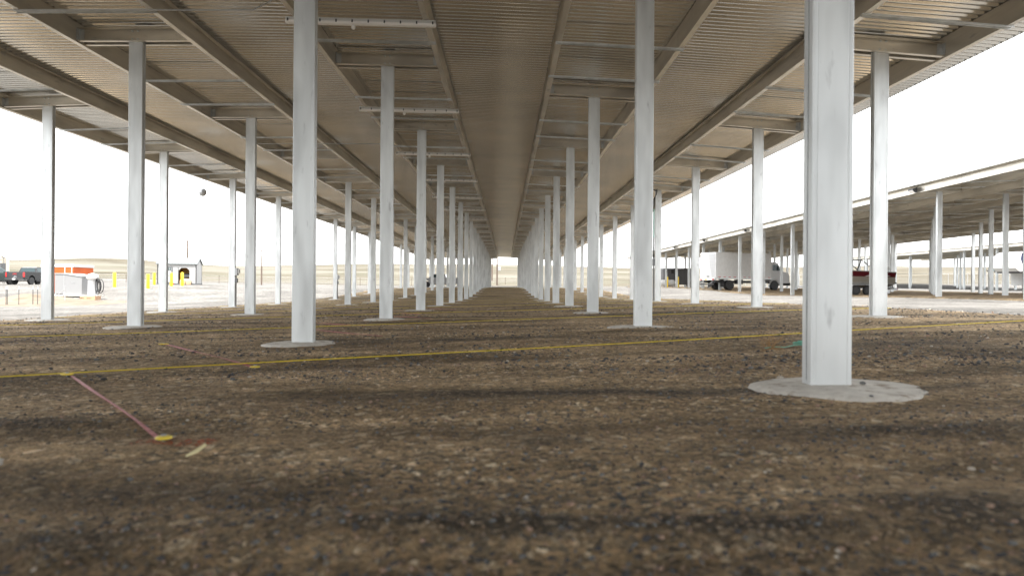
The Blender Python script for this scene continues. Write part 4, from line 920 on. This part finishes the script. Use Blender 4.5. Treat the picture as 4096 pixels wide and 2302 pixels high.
for k in range(11): MB().box(.3 + k * .6, .6 + k * .6, -.018, -.013, z0 + .13, z0 + .18).build('reflector', 'red_lens', t)
MB().box(.2, 8.4, .35, .6, .72, .95).build('frame_rail', 'dark', t); MB().box(.2, 8.4, Wd - .6, Wd - .35, .72, .95).build('frame_rail', 'dark', t)
MB().box(-.10, -.02, .05, Wd - .05, z0 - .14, z0 - .01).build('rear_sill', 'white', t)
for yy, m_ in ((.12, 'red_lens'), (Wd / 2, 'amber'), (Wd - .4, 'red_lens')): MB().box(-.125, -.105, yy, yy + .28, z0 - .12, z0 - .03).build('taillight', m_, t)
lg = MB(); lg.box(-.55, -.05, .15, Wd - .15, .50, .62); lg.prism([(-.6, .55), (-.5, .55), (.1, .95), (0, .98)], .2, .32); lg.prism([(-.6, .55), (-.5, .55), (.1, .95), (0, .98)], Wd - .32, Wd - .2); lg.build('lift_gate', 'dark', t)
for xw_ in (1.75, 7.3):
    for s, yy in ((-1, .28), (1, Wd - .28)): wheel(t, xw_, yy, .50, .50, .50 if xw_ < 5 else .28, 'white', 5, s)
for yy in (.05, Wd - .45): MB().bbox(.95, 1.0, yy, yy + .5, .3, 1.05, .01).build('mud_flap', 'black', t)
MB().box(2.6, 3.3, .05, .5, .6, 1.05).build('fuel_tank', 'dark', t)
cabp = [(L + .05, .75), (L + .05, 2.75), (L + .35, 2.85), (L + .95, 2.8), (L + 1.55, 1.95), (L + 2.3, 1.78), (L + 2.45, 1.5), (L + 2.5, .75), (L + 1.3, .72)]
MB().rings([[(x, y, z) for x, z in cabp] for y in (.22, Wd - .22)]).build('cab', 'car_white', t)
MB().add([(L + .3, .21, 2.0), (L + 1.35, .21, 2.0), (L + .92, .21, 2.6), (L + .3, .21, 2.6)], [(0, 1, 2, 3)]).build('side_window', 'glass', t)
MB().add([(L + 1.0, .3, 2.76), (L + 1.55, .3, 1.99), (L + 1.55, Wd - .3, 1.99), (L + 1.0, Wd - .3, 2.76)], [(0, 1, 2, 3)]).build('windscreen', 'glass', t).location = (.02, 0, .02)
MB().bbox(L + 1.15, L + 1.25, -.18, .02, 1.9, 2.5, .01).build('side_mirror', 'dark', t); MB().tube([(L + 1.2, .2, 2.3), (L + 1.2, -.1, 2.3)], .015, 6).build('mirror_arm', 'dark', t)
MB().bbox(L + 2.42, L + 2.62, .1, Wd - .1, .5, .8, .03).build('front_bumper', 'dark', t)
MB().tube([(7.3 + .62 * math.cos(a), .2, .52 + .62 * math.sin(a)) for a in np.linspace(0, math.pi, 9)], .05, 6).build('fender', 'car_white', t)
# dark cargo trailer and fittings farther under the canopy
Yc = 97.; a = W(2654, 1148, Yc)
t = thing('cargo_trailer', 'dark grey enclosed trailer behind the yellow bollards, far under the right canopy', 'trailer', (a[0], Yc, G1(a[0] + 2, Yc)), R(3))
MB().bbox(0, 5.0, 0, 2.3, .45, 2.75, .03).build('body', 'dark_box', t)
for k in range(9): MB().box(.3 + k * .55, .32 + k * .55, -.012, -.003, .5, 2.7).build('panel_seam', 'dark', t)
MB().box(0, 5.0, -.02, -.003, .45, .55).build('lower_rail', 'dark', t)
for xw_ in (3.7, 4.55): wheel(t, xw_, .05, .38, .38, .22, 'grey_steel', 6, -1)
MB().box(1.1, 1.5, -.03, -.003, 2.0, 2.55).build('side_vent', 'black', t)
q = W(2667, 1149, 93.5)
t = thing('propane_tank', 'white propane tank beside the left of two bollards under the right canopy', 'tank', (q[0] - .1, 93.5, G1(q[0], 93.5)))
MB().lathe([(.001, -.95), (.25, -.9), (.42, -.7), (.45, -.5), (.45, .9), (.42, 1.1), (.25, 1.3), (.001, 1.35)], (0, 0, .62), 'X', 20).build('tank_body', 'white', t, smooth=40)
for xx in (-.5, .9): MB().box(xx - .08, xx + .08, -.35, .35, 0, .3).build('saddle', 'concrete', t)
MB().lathe([(.14, 0), (.14, .14), (.001, .18)], (.2, 0, 1.05), 'Z', 12).build('valve_cover', 'white', t)
for px, lab in ((2667.5, 'grey pipe post behind the left yellow bollard under the right canopy'), (2706.5, 'grey pipe post just left of the right yellow bollard under the right canopy')):
    q = W(px, 1149, 92.8); pt = thing('pipe_post', lab, 'post', (q[0], 92.8, G1(q[0], 92.8)), 0, 'grey pipe posts by the propane tank'); MB().lathe([(.055, 0), (.055, 2.0), (.07, 2.02), (.07, 2.08), (.001, 2.12)], (0, 0, 0), 'Z', 10).build('post', 'grey_steel', pt)
    MB().lathe([(.12, 0), (.12, .02)], (0, 0, 0), 'Z', 10).build('base_plate', 'grey_steel', pt)
bollard(2670.4, 1150, 1106, 92, 'left yellow bollard under the right canopy, before the propane tank', 'yellow bollards under the right canopy', .09)
bollard(2713.6, 1150, 1106, 92, 'right yellow bollard under the right canopy, before the dark trailer', 'yellow bollards under the right canopy', .09)
# boat on trailer: x toward stern, bow at x=0; y away from camera
Yb = 46.; q = W(3600, 1178, Yb); LB = 5.6; gb_ = G1(q[0] - 2, Yb + 1) + .02
bt = thing('motor_boat', 'maroon and grey aluminium motor boat with windscreen and raised outboard, stern to the right', 'boat', (q[0] - LB, Yb, gb_), R(4))
st = []
for u in np.linspace(0, 1, 15):
    x = u * LB; hw = 1.1 * (1 - (1 - min(u / .6, 1)) ** 2.2) * (1 - .06 * max(0, u - .6)); hw = max(hw, .02)
    zg_ = 1.72 - .16 * u; zc = 1.15 - .42 * min(1, u / .45) ** .8 + .02; zk = 1.05 - .55 * min(1, u / .35) ** .6
    st.append((x, hw, zg_, zc, zk))
def hull_ring(x, hw, zg_, zc, zk): return [(x, 1.1 - hw, zg_), (x, 1.1 - hw * .93, zg_ - (zg_ - zc) * .42), (x, 1.1 - hw * .84, zc), (x, 1.1, zk), (x, 1.1 + hw * .84, zc), (x, 1.1 + hw * .93, zg_ - (zg_ - zc) * .42), (x, 1.1 + hw, zg_)]
mb = MB(); R_ = [hull_ring(*s_) for s_ in st]; n = 7
vs = [p for r_ in R_ for p in r_]
up = MB(); lo = MB()
for k in range(len(R_) - 1):
    for i in range(n - 1):
        f = (k * n + i, k * n + i + 1, (k + 1) * n + i + 1, (k + 1) * n + i)
        (up if i in (0, 5) else lo).add([vs[j] for j in f], [(0, 1, 2, 3)])
e = R_[-1]; lo.add(e, [tuple(range(7))])
up.build('upper_hull', 'maroon', bt); lo.build('lower_hull', 'hull_grey', bt)
mb = MB()
for k in range(len(st) - 1):
    a, b = st[k], st[k + 1]
    for s in (-1, 1): mb.tube([(a[0], 1.1 + s * a[1], a[2]), (b[0], 1.1 + s * b[1], b[2])], .03, 6)
mb.build('gunwale', 'grey_steel', bt)
mb = MB(); dk = [(s_[0], s_[1] * .95, s_[2] - .02) for s_ in st[:8]]
mb.add([(x, 1.1 - h_, z) for x, h_, z in dk] + [(x, 1.1 + h_, z) for x, h_, z in dk], [(i, i + 1, 8 + i + 1, 8 + i) for i in range(7)]); mb.build('foredeck', 'hull_grey', bt)
mb = MB()
for z_ in (.86, .76): mb.tube([(x, 1.1 - .84 * hw - .01, z_ + .06 * (1 - x / LB)) for x, hw, a_, b_, c_ in st[5:]], .022, 5)
mb.build('strake', 'grey_steel', bt)
xs_ = 2.5
ws = MB()
fr = [(xs_ - .3, 1.66), (xs_ + .15, 2.38), (xs_ + .75, 2.40), (xs_ + 1.75, 1.62)]
for yy in (.12, 2.08):
    ws.tube([(x, yy + (.18 if z > 2 else 0) * (1 if yy < 1 else -1), z) for x, z in fr], .035, 6); ws.tube([(xs_ + .35, yy + .02, 1.64), (xs_ + .75, yy + (.18 if yy < 1 else -.18), 2.38)], .045, 6)
ws.tube([(xs_ + .15, .30, 2.38), (xs_ + .15, 1.9, 2.38)], .03, 6); ws.tube([(xs_ + .75, .30, 2.4), (xs_ + .75, 1.9, 2.4)], .03, 6); ws.build('windscreen_frame', 'charcoal', bt)
MB().add([(xs_ - .25, .12, 1.68), (xs_ - .25, 2.08, 1.68), (xs_ + .14, 1.9, 2.36), (xs_ + .14, .3, 2.36)], [(0, 1, 2, 3)]).build('windscreen_glass', 'clear', bt)
MB().bbox(LB - 1.2, LB - .4, .3, .9, 1.5, 1.78, .06).build('seat', 'white', bt)
# outboard tilted up
om = MB(); om.rings([[(LB - .15 + a * k + z * .3, 1.1 + b * k, 1.65 + z) for a, b in ((-.18, -.14), (.2, -.16), (.3, 0), (.2, .16), (-.18, .14))] for z, k in ((-.25, .7), (0, 1.1), (.18, 1.1), (.3, .8), (.34, .4))]); om = om.build('outboard_motor', 'roof_metal', bt, smooth=50)
MB().tube([(LB + .05, 1.1, 1.45), (LB + .18, 1.1, 1.15), (LB + .42, 1.1, .98), (LB + .72, 1.1, .82)], [.10, .09, .07, .05], 8).build('lower_unit', 'black', om, smooth=50)
for k in range(3):
    a_ = k * 2.09; d_ = Vector((.35 * math.cos(a_) * .5, math.sin(a_), math.cos(a_) * .9)) * .2; c_ = Vector((LB + .62, 1.1, .88))
    MB().add([c_, c_ + d_ + Vector((.05, .05, 0)), c_ + d_ * 1.15, c_ + d_ + Vector((-.05, -.04, 0)), c_ + Vector((.03, 0, .02))], [(0, 1, 2, 3), (0, 4, 2, 1), (0, 3, 2, 4)]).build('propeller', 'dark', om)
MB().tube([(LB + .02, .6, 1.35), (LB + .1, .6, .5)], .03, 6).build('transom_saver', 'black', bt)
text('registration', '1161', .2, 'white', bt, (2.15, .145, 1.50), (R(90), 0, R(-1)))
text('lettering', 'Alaskan', .22, 'roof_metal', bt, (LB - .75, .07, 1.35), (R(90), 0, R(2)))
MB().add([(2.7, .10, 1.30), (3.9, .045, 1.42), (4.0, .045, 1.33), (3.4, .075, 1.27)], [(0, 1, 2, 3)]).build('decal', 'roof_metal', bt)
tr = thing('boat_trailer', 'galvanized boat trailer carrying the maroon boat', 'trailer', (q[0] - LB, Yb, gb_), R(4))
for yy in (.35, 1.85): MB().tube([(-.8, 1.1, .55), (.8, yy, .5), (2.4, yy, .48), (LB + .05, yy, .5)], .05, 6).build('frame_rail', 'grey_steel', tr)
MB().box(LB - .3, LB + .25, .2, 2.0, .38, .46).build('rear_crossmember', 'grey_steel', tr)
for x_ in (3.0, 3.85):
    for s, yy in ((-1, .06), (1, 2.14)): wheel(tr, x_ - .3, yy, .33, .33, .2, 'dark', 5, s)
MB().rings([[(x_, .0 + k, z_) for x_, z_ in ((2.25, .5), (2.5, .72), (3.75, .72), (4.0, .5), (3.7, .68), (2.55, .68))] for k in (-.05, .18)]).build('mudguard', 'grey_steel', tr)
MB().box(LB + .2, LB + .26, .25, .45, .36, .48).build('taillight', 'red_lens', tr)
# camper nose at right edge
Yr = 66.; q = W(4061, 1155, Yr); g_ = G1(q[0] + 1, Yr)
zt_ = W(4070, 1004, Yr)[2] - g_; zb_ = W(4070, 1084, Yr)[2] - g_
t = thing('camper_trailer', 'white camper trailer with sloped nose and dark stripes at the right edge of the photo', 'camper', (q[0], Yr, g_), R(12))
pr = [(0, zb_ + .35), (.5, zb_), (2.2, zb_), (2.35, .6), (9, .6), (9, zt_ - .1), (1.0, zt_), (.55, zt_ - .15), (.12, zb_ + 1.1)]
MB().prism(pr, 0, 2.5).build('body', 'white', t)
for k, c_ in enumerate(('navy', 'dark')):
    o_ = .35 * k; MB().add([(.75 + o_, -.006, zt_ - .15), (.92 + o_, -.006, zt_ - .15), (.85 + o_, -.006, zb_ + 1.2), (1.3 + o_, -.006, zb_ + .2), (1.12 + o_, -.006, zb_ + .15), (.62 + o_, -.006, zb_ + 1.2)], [(0, 1, 2, 5), (5, 2, 3, 4)]).build('stripe', c_, t)
MB().box(.55, 2.15, .02, 2.48, zb_ - .14, zb_ - .003).build('nose_underside', 'dark', t)
for xw_ in (5.5, 6.5): wheel(t, xw_, .12, .38, .38, .24, 'grey_steel', 6, -1)
MB().tube([(1.6, .6, 0), (1.6, .6, zb_)], .06, 8).build('landing_leg', 'dark', t)
# sign board, tractor on the rise
q = W(4061, 1100, 150); g_ = G1(q[0], 150); t = thing('sign_board', 'blank tan sign board on two posts beyond the fence at the right edge', 'sign', (q[0], 150, g_))
zt_ = W(4061, 1066, 150)[2] - g_
MB().box(-.5, .5, -.03, .03, zt_ - .85, zt_).build('board', 'tan', t)
for x in (-.42, .42): MB().box(x - .05, x + .05, .04, .12, 0, zt_ - .1).build('post', 'wood_pole', t)
q = W(3982, 1092, 230); t = thing('tractor', 'faded blue tractor with raised loader on the rise at right', 'tractor', (q[0], 230, G1(q[0], 230)), R(20))
MB().bbox(-.9, 1.0, -.4, .4, .6, 1.2, .05).build('hood', 'teal', t); MB().bbox(-.95, .0, -.5, .5, 1.2, 2.0, .05).build('cab', 'teal', t)
for x_, r_ in ((-.7, .6), (.8, .4)):
    for s in (-1, 1): wheel(t, x_, s * .6, r_, r_, .3, 'grey_steel', 5, s)
MB().tube([(-1.0, 0, .8), (-1.3, 0, 1.7), (-1.35, 0, 2.7)], .09, 6).build('mast', 'teal', t); MB().tube([(.9, 0, .8), (1.6, 0, .5)], .08, 6).build('loader_arm', 'teal', t)
for k, (px, lab) in enumerate(((3958, 'small dark implement on the rise left of the blue tractor'),)):
    q = W(px, 1090, 232); t = thing('farm_implement', lab, 'farm implement', (q[0], 232, G1(q[0], 232)))
    MB().bbox(-.7, .7, -.5, .5, .3, .75, .05).build('frame', 'dark', t); MB().tube([(-.7, 0, .6), (-1.5, 0, .9)], .06, 6).build('drawbar', 'dark', t)
for o in list(bpy.data.objects):
    if o.users_collection == (): pass
